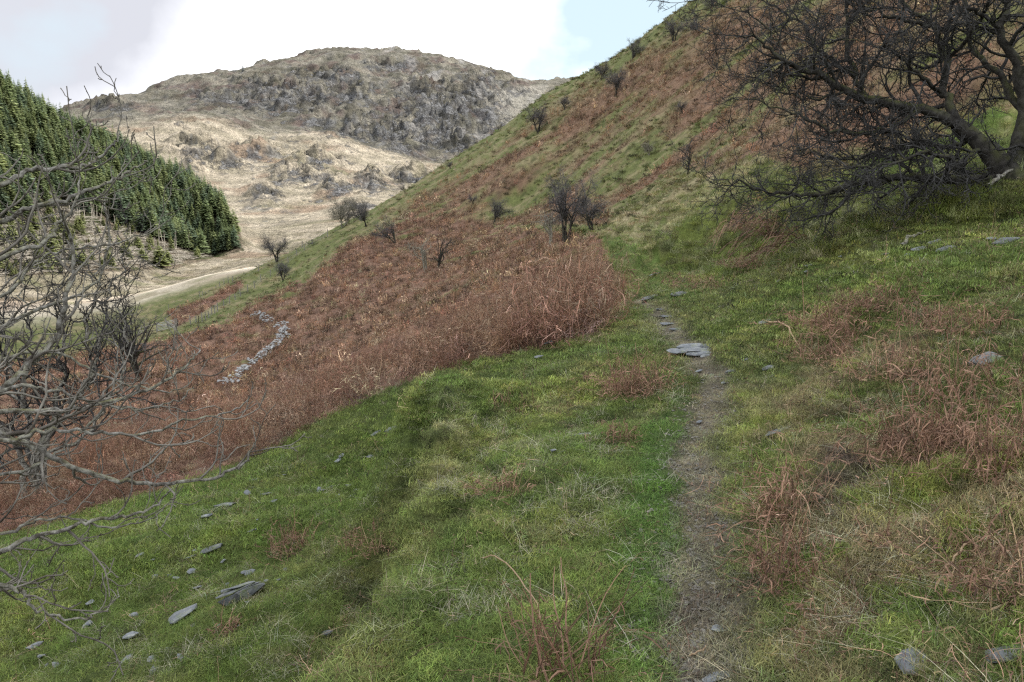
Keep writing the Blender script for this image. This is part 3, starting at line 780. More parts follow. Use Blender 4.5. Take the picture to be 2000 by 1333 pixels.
do_scatter('bank_tussocks', PC_TUSS, 4, gr, lambda r: .70 + .012 * r, 'shaggy moss and pale grass tussocks overhanging the steep bank right of the path', 'grass', .6, 1.2, .3)
gr = place(24000, 1.7, 18, lambda x, y, z, r, br, dt: (1 - dt * .6) * sst(-.15, .4, fbm(x * 1.7, y * 1.7, 3, 73)) * .9)
gr = gr[:4] + (np.full((len(gr[0]), 3), 1.) * np.array([.44, .42, .30]), gr[5])
do_scatter('pale_grass', PC_WISP, 5, gr, lambda r: .8 + .04 * r, 'bleached wisps of dead grass among the green turf', 'grass', .5, 1.0, .25)
# bracken
def brd(x, y, z, r, br, dt): return br
gr = place(42000, 10, 190, brd, 1.35)
xx = gr[0]; lc = np.choose(np.searchsorted([.24, .84], rg.uniform(0, 1, len(xx))), [0, 1, 2])[:, None]
lc = np.array([(.12, .075, .057), (.26, .148, .096), (.42, .32, .22)])[lc[:, 0]] * (1 + .6 * fbm(gr[0] * .25, gr[1] * .5, 3, 74))[:, None]
upm = sst(-40, 60, gr[0] * 1.0 + 20) * (gr[3] > 40); lc = lc * (1 - .45 * upm[:, None]) + .45 * upm[:, None] * C_(.17, .145, .075)[None]
gr = gr[:4] + (lc, gr[5])
kn = gr[3] < 38 + rg.normal(0, 4, len(gr[3]))
gn = tuple(q[kn] for q in gr); gf = tuple(q[~kn] for q in gr)
do_scatter('dead_bracken', PC_BRK, 6, gn, lambda r: .55 + .0035 * r, 'red-brown collapsed dead bracken on the slope just below the path', 'bracken', .2, 1.0, .3)
do_scatter('dead_bracken', PC_BRKF, 6, gf, lambda r: .50 + .0045 * r, 'red-brown dead bracken covering the far slope and the hillside in patches', 'bracken', .2, 1.0, .4)
def band(x, y, z, r, br, dt):
    u, v = project(x, y, z)
    nn = fbm(x * .9, y * .9, 3, 96); u = u + 34 * nn; v = v + 40 * fbm(x * .5, y * .5, 3, 97) * sst(-1100, -700, -u)
    m = in_poly(u, v, [(1180,640),(1100,662),(1000,690),(880,716),(740,766),(620,826),(520,882),(380,930),(250,970),(0,1040),(0,900),(400,840),(620,760),(800,690),(1000,600),(1060,545),(1100,525),(1150,525),(1195,575)])
    return m * (r > 9.5) * (r < 32) * np.clip(.45 + 1.3 * fbm(x * .9, y * .9, 3, 78), .06, 1)
gr = place(30000, 9.5, 33, band, 1.6)
print('band', len(gr[0]))
gr = gr[:4] + (np.where(rg.uniform(0, 1, (len(gr[0]), 1)) < .3, C_(.40, .29, .20)[None], C_(.21, .118, .075)[None]), gr[5])
fu_ = project(gr[0], gr[1], gr[2])[0]; hf = (.36 + .32 * sst(850, 1100, fu_)) * (1 + .7 * fbm(gr[0] * .6, gr[1] * .6, 2, 79))
do_scatter('bracken_fringe', PC_BRKU, 4, gr, lambda r: hf, 'taller tangle of pale brown bracken stalks along the bank edge beside the path', 'bracken', .3, 1.0, .25)
# litter on the thin turf
def litd(x, y, z, r, br, dt):
    u, v = project(x, y, z)
    return (.05 + .32 * sst(1480, 1640, u) * sst(-.3, .25, fbm(x * 1.5, y * 1.5, 3, 75)) + .2 * sst(.1, .4, fbm(x * .9, y * .9, 3, 76))) * (1 - dt * .5)
gr = place(9000, 1.7, 16, litd)
gr = gr[:4] + (np.where(rg.uniform(0, 1, (len(gr[0]), 1)) < .4, C_(.36, .26, .17)[None], C_(.19, .115, .08)[None]), gr[5])
do_scatter('stalk_litter', PC_LIT, 5, gr, lambda r: .8 + .06 * r, 'scraps of broken bracken stalk lying in the turf', 'litter', .3, 1.0, .25)

# ------------------------------------------------------------------ trees
class Tubes:
    def __init__(s): s.P = []; s.Rr = []; s.L = []
    def add(s, P, rad):
        s.P.append(np.asarray(P, float)); s.Rr.append(np.asarray(rad, float)); s.L.append(len(P))
    def mesh(s, name, mat, sides=3):
        P = np.concatenate(s.P); rad = np.concatenate(s.Rr); L = np.array(s.L)
        start = np.r_[0, np.cumsum(L)[:-1]]; end = start + L - 1
        T = np.zeros_like(P); T[1:-1] = P[2:] - P[:-2]; T[start] = P[np.minimum(start + 1, len(P) - 1)] - P[start]; T[end] = P[end] - P[end - 1]
        T /= np.linalg.norm(T, axis=1, keepdims=True) + 1e-9
        bid = np.repeat(np.arange(len(L)), L)
        ref = np.random.default_rng(3).normal(0, 1, (len(L), 3))[bid]
        mean = (P[end] - P[start])[bid]; mean /= np.linalg.norm(mean, axis=1, keepdims=True) + 1e-9
        ref = ref - mean * np.sum(ref * mean, 1, keepdims=True)
        A = np.cross(T, ref); A /= np.linalg.norm(A, axis=1, keepdims=True) + 1e-9; B = np.cross(T, A)
        th = np.arange(sides) * 2 * math.pi / sides
        V = P[:, None] + rad[:, None, None] * (A[:, None] * np.cos(th)[None, :, None] + B[:, None] * np.sin(th)[None, :, None])
        keep = np.ones(len(P), bool); keep[end] = False
        i = np.nonzero(keep)[0][:, None] * sides; k = np.arange(sides)[None]; k2 = (k + 1) % sides
        Q = np.stack([i + k, i + k2, i + sides + k2, i + sides + k], -1).reshape(-1, 4)
        return mesh_np(name, V.reshape(-1, 3), Q, mat, True)
def nrm(v): return v / (np.linalg.norm(v) + 1e-9)
def smooth_line(pts, rad, n, rng, jit=0.):
    """Catmull-Rom through the points"""
    P = np.asarray(pts, float); k = len(P)
    E = np.vstack([2 * P[0] - P[1], P, 2 * P[-1] - P[-2]]); out = []
    for i in range(k - 1):
        a, b, c, d = E[i:i + 4]
        for t in np.linspace(0, 1, n, endpoint=False):
            out.append(.5 * ((2 * b) + (c - a) * t + (2 * a - 5 * b + 4 * c - d) * t * t + (3 * b - a - 3 * c + d) * t ** 3))
    out.append(P[-1]); out = np.array(out)
    if jit: out[1:] += rng.normal(0, jit, out[1:].shape)
    rr = np.interp(np.linspace(0, 1, len(out)), np.linspace(0, 1, len(rad)), rad)
    return out, rr
def grow_branch(p, d, L, r0, r1, k, rng, wig, up, out=None):
    """one wandering branch; up bends it towards the sky (or the ground when negative)"""
    P = [p]; d = nrm(d)
    for j in range(k):
        d = nrm(d + rng.normal(0, wig, 3) + np.array([0, 0, up]) * (j + 1) / k)
        p = p + d * L / k; P.append(p)
    return np.array(P), np.linspace(r0, r1, k + 1)
def side_dir(t, rng, ang):
    q = rng.normal(0, 1, 3); q = nrm(q - t * np.dot(q, t)); return t * math.cos(ang) + q * math.sin(ang)
def ramify(tb, P, rad, levels, rng, f0=.12):
    """levels: list of (spacing, length, length var, segments, wiggle, up, angle, tip radius); clusters children along the parent"""
    if not levels: return
    sp, L, lv, k, wig, up, ang, rt = levels[0]
    seg = np.linalg.norm(np.diff(P, axis=0), axis=1); cum = np.r_[0, np.cumsum(seg)]; tot = cum[-1]
    s = tot * f0 + rng.uniform(0, sp)
    while s < tot:
        j = min(np.searchsorted(cum, s) - 1, len(seg) - 1); j = max(j, 0); f = (s - cum[j]) / max(seg[j], 1e-6)
        p = P[j] + (P[j + 1] - P[j]) * f; t = nrm(P[j + 1] - P[j]); rr = rad[j] * (1 - f) + rad[j + 1] * f
        l = L * rng.uniform(1 - lv, 1 + lv) * (1 - .45 * s / tot)
        r0 = max(min(rr * .7, l * .022 + rt), rt)
        d = side_dir(t, rng, rng.uniform(ang * .7, ang * 1.3))
        B, br = grow_branch(p, d, l, r0, rt, k, rng, wig, up)
        tb.add(B, br); ramify(tb, B, br, levels[1:], rng, .15)
        s += sp * rng.uniform(.5, 1.5)

def thorn(name, rng, h, spread, lean, levels, stems=2, trunk_mat=None, twig_mat=None, wig=.22):
    """meshes (trunk, branches) of a bare hawthorn about h high"""
    tr = Tubes(); tw = Tubes()
    for s in range(stems):
        d = nrm(np.array([rng.normal(0, .3) * spread + lean, rng.normal(0, .3) * spread, 1.]))
        B, br = grow_branch(np.array([rng.normal(0, .06), rng.normal(0, .06), -.15]) * (h / 4), d, h * rng.uniform(.45, .6), h * .028, h * .014, 6, rng, .14, .05)
        tr.add(B, br)
        for q in range(7):
            j = rng.integers(2, 7); d2 = nrm(side_dir(nrm(B[j] - B[j - 1]), rng, rng.uniform(.4, 1.1)) + np.array([lean * .6, 0, .25]))
            C, cr = grow_branch(B[j], d2, h * rng.uniform(.35, .6) * spread ** .5, br[j] * .7, h * .003, 6, rng, wig, .08)
            tr.add(C, cr); ramify(tw, C, cr, levels, rng, .2)
    return tr.mesh(name + '_trunk', trunk_mat or M_HAW, 5), tw.mesh(name + '_twigs', twig_mat or M_FARTW, 3)
def lv(h, rt): return [(h * .046, h * .27, .35, 4, .25, .08, .9, rt), (h * .022, h * .12, .4, 3, .3, .06, .9, rt), (h * .02, h * .05, .4, 2, .3, 0, .9, rt * .8)]
tr_rng = np.random.default_rng(21)
THORN = {}
for nm, a in {'round': (1.0, 0.), 'lean': (1.15, -.35), 'tall': (.62, .05), 'wide': (1.5, .1)}.items():
    THORN[nm] = thorn('hawthorn_' + nm, tr_rng, 4.0, a[0], a[1], lv(4.0, .0044), 3 if nm == 'tall' else 2)
THORN['sparse'] = thorn('hawthorn_sparse', tr_rng, 4.0, .9, .1, [(.45, .8, .4, 4, .35, .12, .8, .008), (.3, .3, .4, 3, .35, .1, .8, .007)], 2, M_PALETW, M_PALETW, .35)
THORN['pale'] = thorn('hawthorn_pale', tr_rng, 4.0, 1.1, 0, lv(4.0, .006), 3, M_PALETW, M_PALETW)
THORN['crooked'] = thorn('hawthorn_crooked', tr_rng, 4.0, 1.2, -.2, [(.5, 1.0, .4, 5, .45, .12, .9, .009), (.28, .35, .4, 3, .4, .1, .9, .007)], 2, M_HAW, M_HAWT, .5)
hd = []
TREES = [  # u, v of base, height in px, proto, yaw, label
 (1105,474,124,'tall',0,'tallest leafless hawthorn of the group at the path bend, its foot hidden by bracken'),
 (1078,476,96,'sparse',40,'thin crooked-stemmed hawthorn just left of the tallest one at the path bend'),
 (1158,450,86,'round',80,'greyish rounded hawthorn standing behind the right side of the group at the path bend'),
 (964,438,58,'wide',10,'low dark hawthorn with a spreading one-sided crown alone on the green slope'),
 (924,400,24,'round',130,'very small bush on the slope above the low spreading hawthorn'),
 (772,476,58,'lean',20,'bare hawthorn leaning left at the upper edge of the bracken slope'),
 (716,443,58,'wide',200,'dark bushy hawthorn on the spur edge against the pale valley'),
 (668,446,64,'pale',0,'pale lichened hawthorn at the tip of the spur with the moor behind it'),
 (541,512,62,'round',150,'bare hawthorn beside the fence line low on the spur'),
 (553,550,46,'tall',100,'small upright thorn bush just below the fence-side hawthorn'),
 (834,529,84,'sparse',90,'thin pale spindly tree leaning in the middle of the bracken slope'),
 (856,523,76,'crooked',150,'thin crooked grey sapling right beside the pale spindly tree'),
 (800,490,26,'sparse',10,'tiny twiggy sapling above the spindly pair on the bracken slope'),
 (1342,342,68,'crooked',20,'curving many-stemmed bare thorn on the slope between path and large tree'),
 (1051,262,60,'tall',220,'slender hawthorn on the pale trackside line high on the slope'),
 (1104,214,32,'round',30,'small grey hawthorn above the slender one near the skyline'),
 (1174,158,42,'round',270,'dense dark oval hawthorn standing close to the skyline'),
 (1203,187,56,'tall',300,'open upright hawthorn a little below the dense oval one'),
 (1232,122,48,'wide',330,'pair-like spreading hawthorn crossing the skyline'),
 (1315,84,52,'tall',350,'thin hawthorn below the skyline left of the highest scrub'),
 (1365,66,40,'lean',10,'small leaning hawthorn next to the large tree twig ends'),
 (1392,24,44,'wide',60,'dark low hawthorn on the highest visible skyline'),
 (1333,222,28,'round',80,'small twiggy shrub in the middle of the red upper slope'),
 (1268,306,28,'pale',120,'small pale shrub in the bracken left of the curving bare thorn'),
 (1488,66,34,'sparse',140,'faint thorn sapling high on the slope behind the large tree branches'),
 (1560,120,30,'round',240,'little round thorn bush seen through the large tree branches'),
 (880,330,16,'wide',100,'tiny dark bush on the lower skyline of the ridge'),
 (790,375,18,'lean',10,'tiny windswept bush on the ridge edge above the valley'),
]
for u, v, hp, kind, yaw, lab in TREES:
    p = hit(u, v); dist = math.hypot(p[0], p[1])
    hgt = hp / F * dist
    root = empty('hawthorn_tree', p - np.array([0, 0, .05]), label=lab, cat='tree', group='leafless thorn trees on the hillside')
    root.rotation_euler = (0, 0, R(yaw) if kind != 'lean' else R(yaw * .5)); s = hgt / 4.0 * .95
    root.scale = (s, s, s) if hp < 110 else (s * .95, s * .95, s * 1.3)
    a, b = THORN[kind]
    link('trunk', a, root); link('branches', b, root)

# ---- the large hawthorn on the right
def big_tree():
    rng = np.random.default_rng(5)
    base = hit(1972, 350); r0 = math.hypot(base[0], base[1])
    print('big tree base', base, r0)
    root = empty('large_hawthorn', base, label='large dark bare hawthorn with mossy limbs sweeping left over the bank at the right edge', cat='tree')
    def W(pts): return [at_range(u, v, r0 + dr) - base for u, v, dr in pts]
    trunk, tr = smooth_line([np.array([.15, 0, -.25])] + W([(1965,335,0),(1925,290,-.05),(1870,240,-.15)]), [.24, .18, .12, .09], 5, rng, .012)
    tb = Tubes(); tb.add(trunk, tr); tr2, rr2 = smooth_line([np.array([.2, .1, -.25])] + W([(1990,300,.2),(2003,220,.3),(1990,130,.3)]), [.19, .14, .10, .08], 5, rng, .012)
    tb.add(tr2, rr2); link('trunk', tb.mesh('trunk', M_HAW, 8), root)
    limbs = [
     ([(1870,240,-.15),(1800,212,-.3),(1720,200,-.5),(1650,178,-.7),(1590,145,-.9),(1535,120,-1.1),(1490,85,-1.3),(1440,70,-1.4)], .13, .010),
     ([(1700,196,-.55),(1668,150,-.4),(1652,80,-.2),(1655,0,0),(1640,-90,.2)], .075, .03),
     ([(1870,240,-.15),(1845,185,0),(1850,120,.2),(1820,50,.4),(1760,0,.5),(1740,-70,.6)], .11, .03),
     ([(1990,130,.3),(1955,60,.2),(1975,-20,.3),(1960,-120,.4)], .11, .05),
     ([(2003,220,.3),(1950,150,.6),(1900,90,.9),(1880,0,1.1),(1850,-90,1.3)], .09, .03),
     ([(1965,345,0),(1890,352,-.3),(1800,345,-.6),(1720,352,-.8),(1650,362,-1.1),(1590,378,-1.3),(1520,378,-1.5),(1450,358,-1.6),(1395,350,-1.7)], .11, .007),
     ([(1800,212,-.3),(1740,250,-.6),(1680,262,-.8),(1610,250,-1.1),(1560,225,-1.2),(1490,200,-1.3),(1430,190,-1.4)], .06, .006),
     ([(1900,265,-.1),(1850,290,.4),(1780,280,.6),(1720,300,.9),(1650,310,1.0),(1580,300,1.1),(1520,310,1.2)], .07, .007),
     ([(1930,290,0),(1880,310,-.6),(1810,300,-1.1),(1740,318,-1.5),(1660,330,-1.8),(1590,340,-2.0)], .06, .006),
     ([(1668,150,-.4),(1600,100,-.3),(1560,40,-.1),(1500,10,0),(1450,-20,.1)], .05, .008),
     ([(1650,178,-.7),(1590,190,-.8),(1530,180,-.7),(1470,150,-.7),(1425,145,-.7)], .035, .005),
     ([(1850,120,.2),(1900,60,0),(1930,0,-.2),(1920,-60,-.3)], .05, .02),
     ([(1780,345,-.6),(1700,362,-.9),(1630,378,-1.1),(1560,384,-1.3),(1500,392,-1.4)], .04, .005),
     ([(1820,50,.4),(1760,40,.1),(1700,20,-.2),(1640,30,-.4),(1590,20,-.5)], .045, .006),
     ([(1845,185,0),(1790,140,-.4),(1740,100,-.6),(1700,90,-.8),(1620,70,-1.0)], .05, .006),
     ([(1955,60,.2),(1900,20,-.3),(1850,-20,-.5),(1800,-40,-.6)], .05, .01),
     ([(2003,220,.3),(2060,150,.3),(2120,60,.2),(2180,-40,.2)], .12, .03),
     ([(1990,300,.2),(2060,270,0),(2150,250,-.3),(2250,240,-.5)], .10, .01),
     ([(1535,120,-1.1),(1500,60,-1.2),(1450,20,-1.3),(1400,10,-1.4),(1340,-6,-1.5)], .022, .004)]
    tw = Tubes()
    for pts, ra, rb in limbs:
        P, rr = smooth_line(W(pts), [ra * .58, ra * .46, (ra + rb) * .23, rb * .7], 5, rng, .02)
        t2 = Tubes(); t2.add(P, rr); link('limb', t2.mesh('limb', M_HAW, 7), root)
        ramify(tw, P, rr, [(.15, 1.15, .45, 7, .30, .10, .9, .0044), (.072, .42, .5, 4, .36, .03, .95, .0032), (.052, .14, .5, 2, .4, 0, .95, .0026)], rng, .06)
    me = tw.mesh('twigs', M_HAWT, 3); print('big tree twig faces', len(me.polygons))
    link('twigs', me, root)
big_tree()

# ---- the ash whose boughs come in from the left, and the tree behind it
def ash():
    rng = np.random.default_rng(9)
    a, t = ray(-420, 900); r = 5.6
    bx, by = r * math.sin(a), r * math.cos(a); base = np.array([bx, by, float(H(bx, by))])
    root = empty('ash_tree', base, label='pale grey bare tree at the left edge, its boughs with upturned tips reaching in', cat='tree')
    T = lambda z: np.array([0.05 * z, 0, z])
    P, rr = smooth_line([T(-.2), T(1.), T(2.2), T(3.4), T(5.)], [.17, .14, .12, .09, .05], 4, rng, .01)
    tb = Tubes(); tb.add(P, rr); link('trunk', tb.mesh('trunk', M_ASH, 9), root)
    limbs = [
     (2.1, [(-250,560,5.3),(0,435,5.0),(70,402,5.),(150,385,5.),(215,355,5.),(262,330,5.1),(290,312,5.1)], .020),
     (2.2, [(-250,480,5.3),(0,368,5.2),(60,332,5.2),(150,326,5.2),(190,310,5.3),(222,285,5.3),(236,258,5.4)], .021),
     (2.0, [(-250,600,5.0),(0,505,4.8),(80,475,4.8),(115,440,4.9),(150,390,4.9),(158,330,5.0)], .020),
     (1.7, [(-250,900,5.2),(0,762,4.9),(60,712,4.9),(108,655,4.9),(130,575,4.9),(145,510,5.0),(118,410,5.0),(100,370,5.1)], .026),
     (1.5, [(-250,840,4.9),(0,806,4.6),(120,802,4.6),(240,778,4.7),(325,745,4.8),(372,705,4.8),(392,676,4.9)], .020),
     (1.3, [(-250,780,4.6),(0,850,4.4),(80,880,4.4),(170,922,4.4),(250,941,4.4),(350,943,4.5),(440,925,4.6),(482,898,4.6),(494,868,4.6)], .024),
     (1.3, [(-250,900,4.3),(0,862,4.2),(100,840,4.2),(200,846,4.2),(300,842,4.3),(370,820,4.3),(460,800,4.4),(490,770,4.4)], .015),
     (1.1, [(-250,1200,4.4),(0,1078,4.3),(80,1045,4.3),(170,1020,4.3),(240,1010,4.3),(300,990,4.3),(335,955,4.3)], .020),
     (1.0, [(-250,1100,4.6),(0,1048,4.5),(60,1020,4.5),(130,1012,4.5),(220,1030,4.5),(290,1015,4.6),(345,975,4.6)], .013),
     (1.0, [(-250,1080,4.1),(0,1146,4.0),(45,1152,4.0),(60,1182,4.0),(110,1204,4.0),(165,1208,4.0),(212,1185,4.0),(232,1152,4.0)], .013),
     (1.4, [(-250,760,5.5),(0,700,5.4),(110,690,5.4),(200,735,5.4),(280,760,5.4),(350,760,5.4),(385,730,5.4)], .014),
     (1.6, [(-250,760,6.),(0,640,6.),(90,600,6.),(180,560,6.),(215,470,6.),(205,400,6.),(225,350,6.)], .018),
     (1.2, [(-250,960,5.),(0,930,5.),(90,900,5.),(150,850,5.),(200,800,5.),(230,720,5.),(225,660,5.)], .014),
     (1.9, [(-250,650,5.7),(0,580,5.6),(60,520,5.6),(120,490,5.6),(200,480,5.6),(290,455,5.7),(345,420,5.7)], .014),
     (1.2, [(-250,930,4.9),(0,770,4.8),(90,760,4.8),(160,780,4.8),(250,800,4.8),(330,790,4.8),(378,760,4.8)], .016),
    ]
    tw = Tubes()
    for z0, pts, ra in limbs:
        W = [T(z0)] + [at_range(u, v, r) - base for u, v, r in pts]
        P, rr = smooth_line(W, [ra * 1.0, ra * .70, ra * .54, ra * .38, ra * .17], 6, rng, .007)
        t2 = Tubes(); t2.add(P, rr); link('bough', t2.mesh('bough', M_ASH, 6), root)
        ramify(tw, P, rr, [(.20, .60, .5, 8, .22, .20, .7, .0030), (.10, .20, .5, 5, .30, .22, .8, .0024), (.055, .022, .5, 2, .3, .2, .9, .0026)], rng, .32)
    me = tw.mesh('twigs', M_ASHT, 4); print('ash twig faces', len(me.polygons)); link('twigs', me, root)
ash()
def left_tree():
    rng = np.random.default_rng(31)
    base = hit(55, 985, 9); print('left tree', base)
    r0 = math.hypot(base[0], base[1])
    root = empty('twisted_tree', base, label='many-stemmed leafless tree with twisted grey stems rising from the bracken at the left edge', cat='tree')
    tr = Tubes(); tw = Tubes()
    stems = [[(70,985,0),(75,900,0),(105,840,0),(160,770,0),(190,700,.2),(200,600,.3),(240,520,.4),(250,440,.5)],
             [(60,985,0),(60,900,0),(50,820,0),(40,720,-.3),(60,640,-.5),(40,560,-.5),(45,470,-.4)],
             [(75,985,0),(85,860,0),(120,780,.4),(130,690,.6),(110,600,.8),(140,520,.8),(120,450,.9)],
             [(60,985,0),(40,900,0),(0,830,-.2),(-40,740,-.3),(-20,640,-.3),(-60,540,-.4)],
             [(75,900,0),(160,850,-.5),(220,770,-.8),(240,690,-.9),(235,610,-1.),(262,540,-1.)],
             [(60,820,0),(20,760,.5),(15,680,.6),(-10,600,.8),(10,520,.9)],
             [(160,770,0),(180,720,-.4),(170,640,-.6),(190,560,-.6),(175,490,-.6)]]
    for i, s in enumerate(stems):
        P, rr = smooth_line([at_range(u, v, r0 + dr) - base for u, v, dr in s], [.06 if i < 4 else .035, .04 if i < 4 else .024, .02, .007], 5, rng, .05)
        tr.add(P, rr)
        ramify(tw, P, rr, [(.22, 1.1, .4, 7, .28, .14, .6, .006), (.12, .42, .4, 4, .34, .12, .75, .0045), (.08, .14, .5, 2, .35, 0, .9, .004)], rng, .2)
    link('trunk', tr.mesh('trunk', M_ASH, 6), root)
    me = tw.mesh('branches', M_HAWT, 3); print('left tree faces', len(me.polygons)); link('branches', me, root)
left_tree()
def slope_tree():
    rng = np.random.default_rng(41); p = hit(272, 742)
    h = 155 / F * math.hypot(p[0], p[1]); print('slope tree', p, h)
    a, b = thorn('slope_tree', rng, h, 1.0, .0, [(.40, 1.5, .35, 5, .22, .1, .8, .008), (.26, .6, .4, 3, .3, .08, .8, .006), (.2, .25, .4, 2, .3, 0, .8, .005)], 3)
    root = empty('rounded_tree', p, label='dense grey round-headed leafless tree with a mossy trunk standing in the lower bracken', cat='tree')
    link('trunk', a, root); link('branches', b, root)
slope_tree()

# ------------------------------------------------------------------ conifers
def conifer(name, rng, slim=1., tiers=24):
    st = []; h = 1.
    for t in range(tiers):
        f = (t + rng.uniform(-.2, .2)) / tiers; z = .12 + .87 * f; rad = .175 * slim * (1 - f) ** .62 + .012
        nb = 13 if f < .7 else 8
        for k in range(nb):
            a = rng.uniform(0, 2 * math.pi); l = rad * rng.uniform(.6, 1.2); dr = -rng.uniform(.1, .55)
            d = np.array([math.cos(a), math.sin(a), 0])
            P = np.array([0, 0, z]) + np.outer([0, .55, 1.], d * l) + np.outer([0, dr * l * .5, dr * l + .08 * l], [0, 0, 1.])
            sd = np.array([-d[1], d[0], rng.uniform(-.5, .5)])
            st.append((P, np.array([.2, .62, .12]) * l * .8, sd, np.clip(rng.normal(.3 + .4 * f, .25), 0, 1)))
    st.append((np.array([[0, 0, .9], [0, 0, 1.04]]), np.array([.02, .004]), np.array([1., 0, 0]), .6))
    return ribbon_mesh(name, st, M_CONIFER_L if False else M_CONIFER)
crng = np.random.default_rng(51)
CON = [conifer('conifer_crown_%d' % i, crng, [1.0, 1.25, .8, 1.5][i]) for i in range(4)]
# crowns of the individual trees take their colour from a plain material, four tones
def tone(i, c): return mat_leafy('needle_tone_%d' % i, .35, .5, 1.5, base=c)
TONES = [tone(0, (.17, .215, .10)), tone(1, (.215, .25, .115)), tone(2, (.13, .175, .11)), tone(3, (.26, .29, .12))]
CONM = []
for i, m in enumerate(CON):
    row = []
    for t in TONES:
        c = m.copy(); c.materials.clear(); c.materials.append(t); row.append(c)
    CONM.append(row)
tt = Tubes(); tt.add([(0, 0, -.03), (0, 0, .5), (0, 0, .97)], [.012, .008, .002]); CTR = tt.mesh('conifer_trunk', M_CTRUNK, 5)
PC_CON = proto_collection('conifers', CON)
FOREST = [(-400,60),(0,182),(100,240),(200,285),(300,331),(380,372),(434,412),(465,470),(455,495),(400,500),(350,490),(300,468),(250,450),(200,436),(150,415),(110,400),(60,425),(-60,440),(-400,440)]
FELLED = [(-60,440),(60,425),(110,400),(150,415),(200,436),(250,450),(300,468),(350,490),(400,502),(330,520),(230,525),(-60,545)]
def forest_points(n):
    a = crng.uniform(-.66, -.30, n); r = np.sqrt(crng.uniform(270 ** 2, 660 ** 2, n))
    x = r * np.sin(a); y = r * np.cos(a); z = H(x, y); u, v = project(x, y, z)
    back = (r > 430)       # the slope turns over behind its skyline; trees carry on over the crest
    dense = in_poly(u, v, FOREST) ; crest = back & (v < 480) & (u < 455) & (z > -12)
    fell = in_poly(u, v, FELLED) & (r < 470)
    gapn = fbm(x / 9., y / 9., 3, 101)
    edge = in_poly(u + 16 * gapn, v + 34 * np.maximum(gapn, -.1) + 4, FOREST)
    k = (dense & edge & (gapn > -.33)) | (crest & (u < 440)) | (fell & (crng.uniform(0, 1, n) < np.where(u < 120, .25, .08)))
    return x[k], y[k], z[k], u[k], v[k], r[k], fell[k]
fx, fy, fz, fu, fv, fr, ffell = forest_points(22000)
# keep trees at least ~4.6 m apart
keep = []; cell = {}
for i in range(len(fx)):
    kx, ky = int(fx[i] // 3.5), int(fy[i] // 3.5)
    if (kx, ky) in cell: continue
    cell[(kx, ky)] = 1; keep.append(i)
keep = np.array(keep); print('conifers', len(keep))
order = keep[np.argsort(fr[keep] * (1 + .0 * fu[keep]))]
inframe = order[(fu[order] > -20)]
solo = inframe[:290]; rest = np.array(sorted(set(order.tolist()) - set(solo.tolist())))
for n_, i in enumerate(solo):
    hgt = float(np.clip(crng.normal(10.2, 2.3), 5, 16)) * (crng.uniform(.25, .6) if ffell[i] else 1.)
    edge = fr[i] < 400 or ffell[i]
    where = ('at the right-hand tip of the plantation' if fu[i] > 400 else 'along the lower edge of the plantation, above the felled ground' if fr[i] < 345 else 'in the middle of the plantation slope' if fv[i] > 300 else 'high in the plantation towards its skyline')
    tn = int(crng.choice([0, 0, 1, 2, 2, 0, 2, 3] if fr[i] < 380 else [0, 0, 1, 2, 2])); tn = 3 if ffell[i] else tn
    look = ['mid-green', 'fresh green', 'dark blue-green', 'yellow-green'][tn]
    root = empty('conifer_tree', (fx[i], fy[i], fz[i]), label=look + ' conifer ' + where if not ffell[i] else 'young bright green conifer on the clear-felled ground ' + ('close to the plantation foot' if fu[i] > 240 else 'towards the left edge'), cat='tree',
                 group='conifers of the plantation' if not ffell[i] else 'young conifers on the felled ground')
    root.scale = (hgt * (1.7 if ffell[i] else crng.uniform(.95, 1.4)),) * 2 + (hgt,); root.rotation_euler = (0, 0, crng.uniform(0, 6.28))
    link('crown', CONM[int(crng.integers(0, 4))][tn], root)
    link('trunk', CTR, root)
if len(rest):
    n = len(rest); hh = np.clip(crng.normal(10.2, 2.3, n), 5, 16)
    tones = np.array([(.17, .215, .10), (.215, .25, .115), (.13, .175, .11)])[crng.integers(0, 3, n)]
    scatter('conifer_plantation', PC_CON, 4, np.c_[fx[rest], fy[rest], fz[rest]], crng.uniform(0, 6.28, n), np.zeros(n), np.c_[hh * 1.05, hh * 1.05, hh], tones,
            'dark conifer plantation covering the far left hill to its skyline', 'forest', crng)
# bleached standing and fallen trunks on the felled ground
dt = Tubes(); P, rr = grow_branch(np.array([0, 0, -.2]), np.array([0, 0, 1.]), 9, .16, .03, 6, crng, .02, 0); dt.add(P, rr)
for j in range(9):
    q = crng.integers(2, 6); B, b2 = grow_branch(P[q], side_dir(np.array([0, 0, 1.]), crng, 1.3), crng.uniform(.4, 1.3), .04, .015, 2, crng, .1, 0); dt.add(B, b2)
DT = dt.mesh('dead_trunk', M_DEAD, 5)
DTP = [(272,435,'tall bleached dead trunk at the right part of the felled ground',1.),(322,500,'bleached dead pole standing nearest the plantation foot',1.2),(330,470,'dead trunk leaning among the first plantation trees',.9),
       (255,470,'bleached snag standing alone in the brash',.8),(120,300,'bare pale trunk in the gap of the upper plantation',.9),(130,305,'second bare trunk beside the gap of the upper plantation',.8),
       (76,420,'slim dead pole at the left of the felled ground',1.),(180,450,'grey snag with stub branches amid the brash',.9),(290,455,'dead pole close to the plantation shade',1.),(240,430,'thin pale pole standing above the brash',.7),
       (350,455,'dead trunk tilted right beside the plantation foot',.9),(200,500,'short broken snag low on the felled ground',.5)]
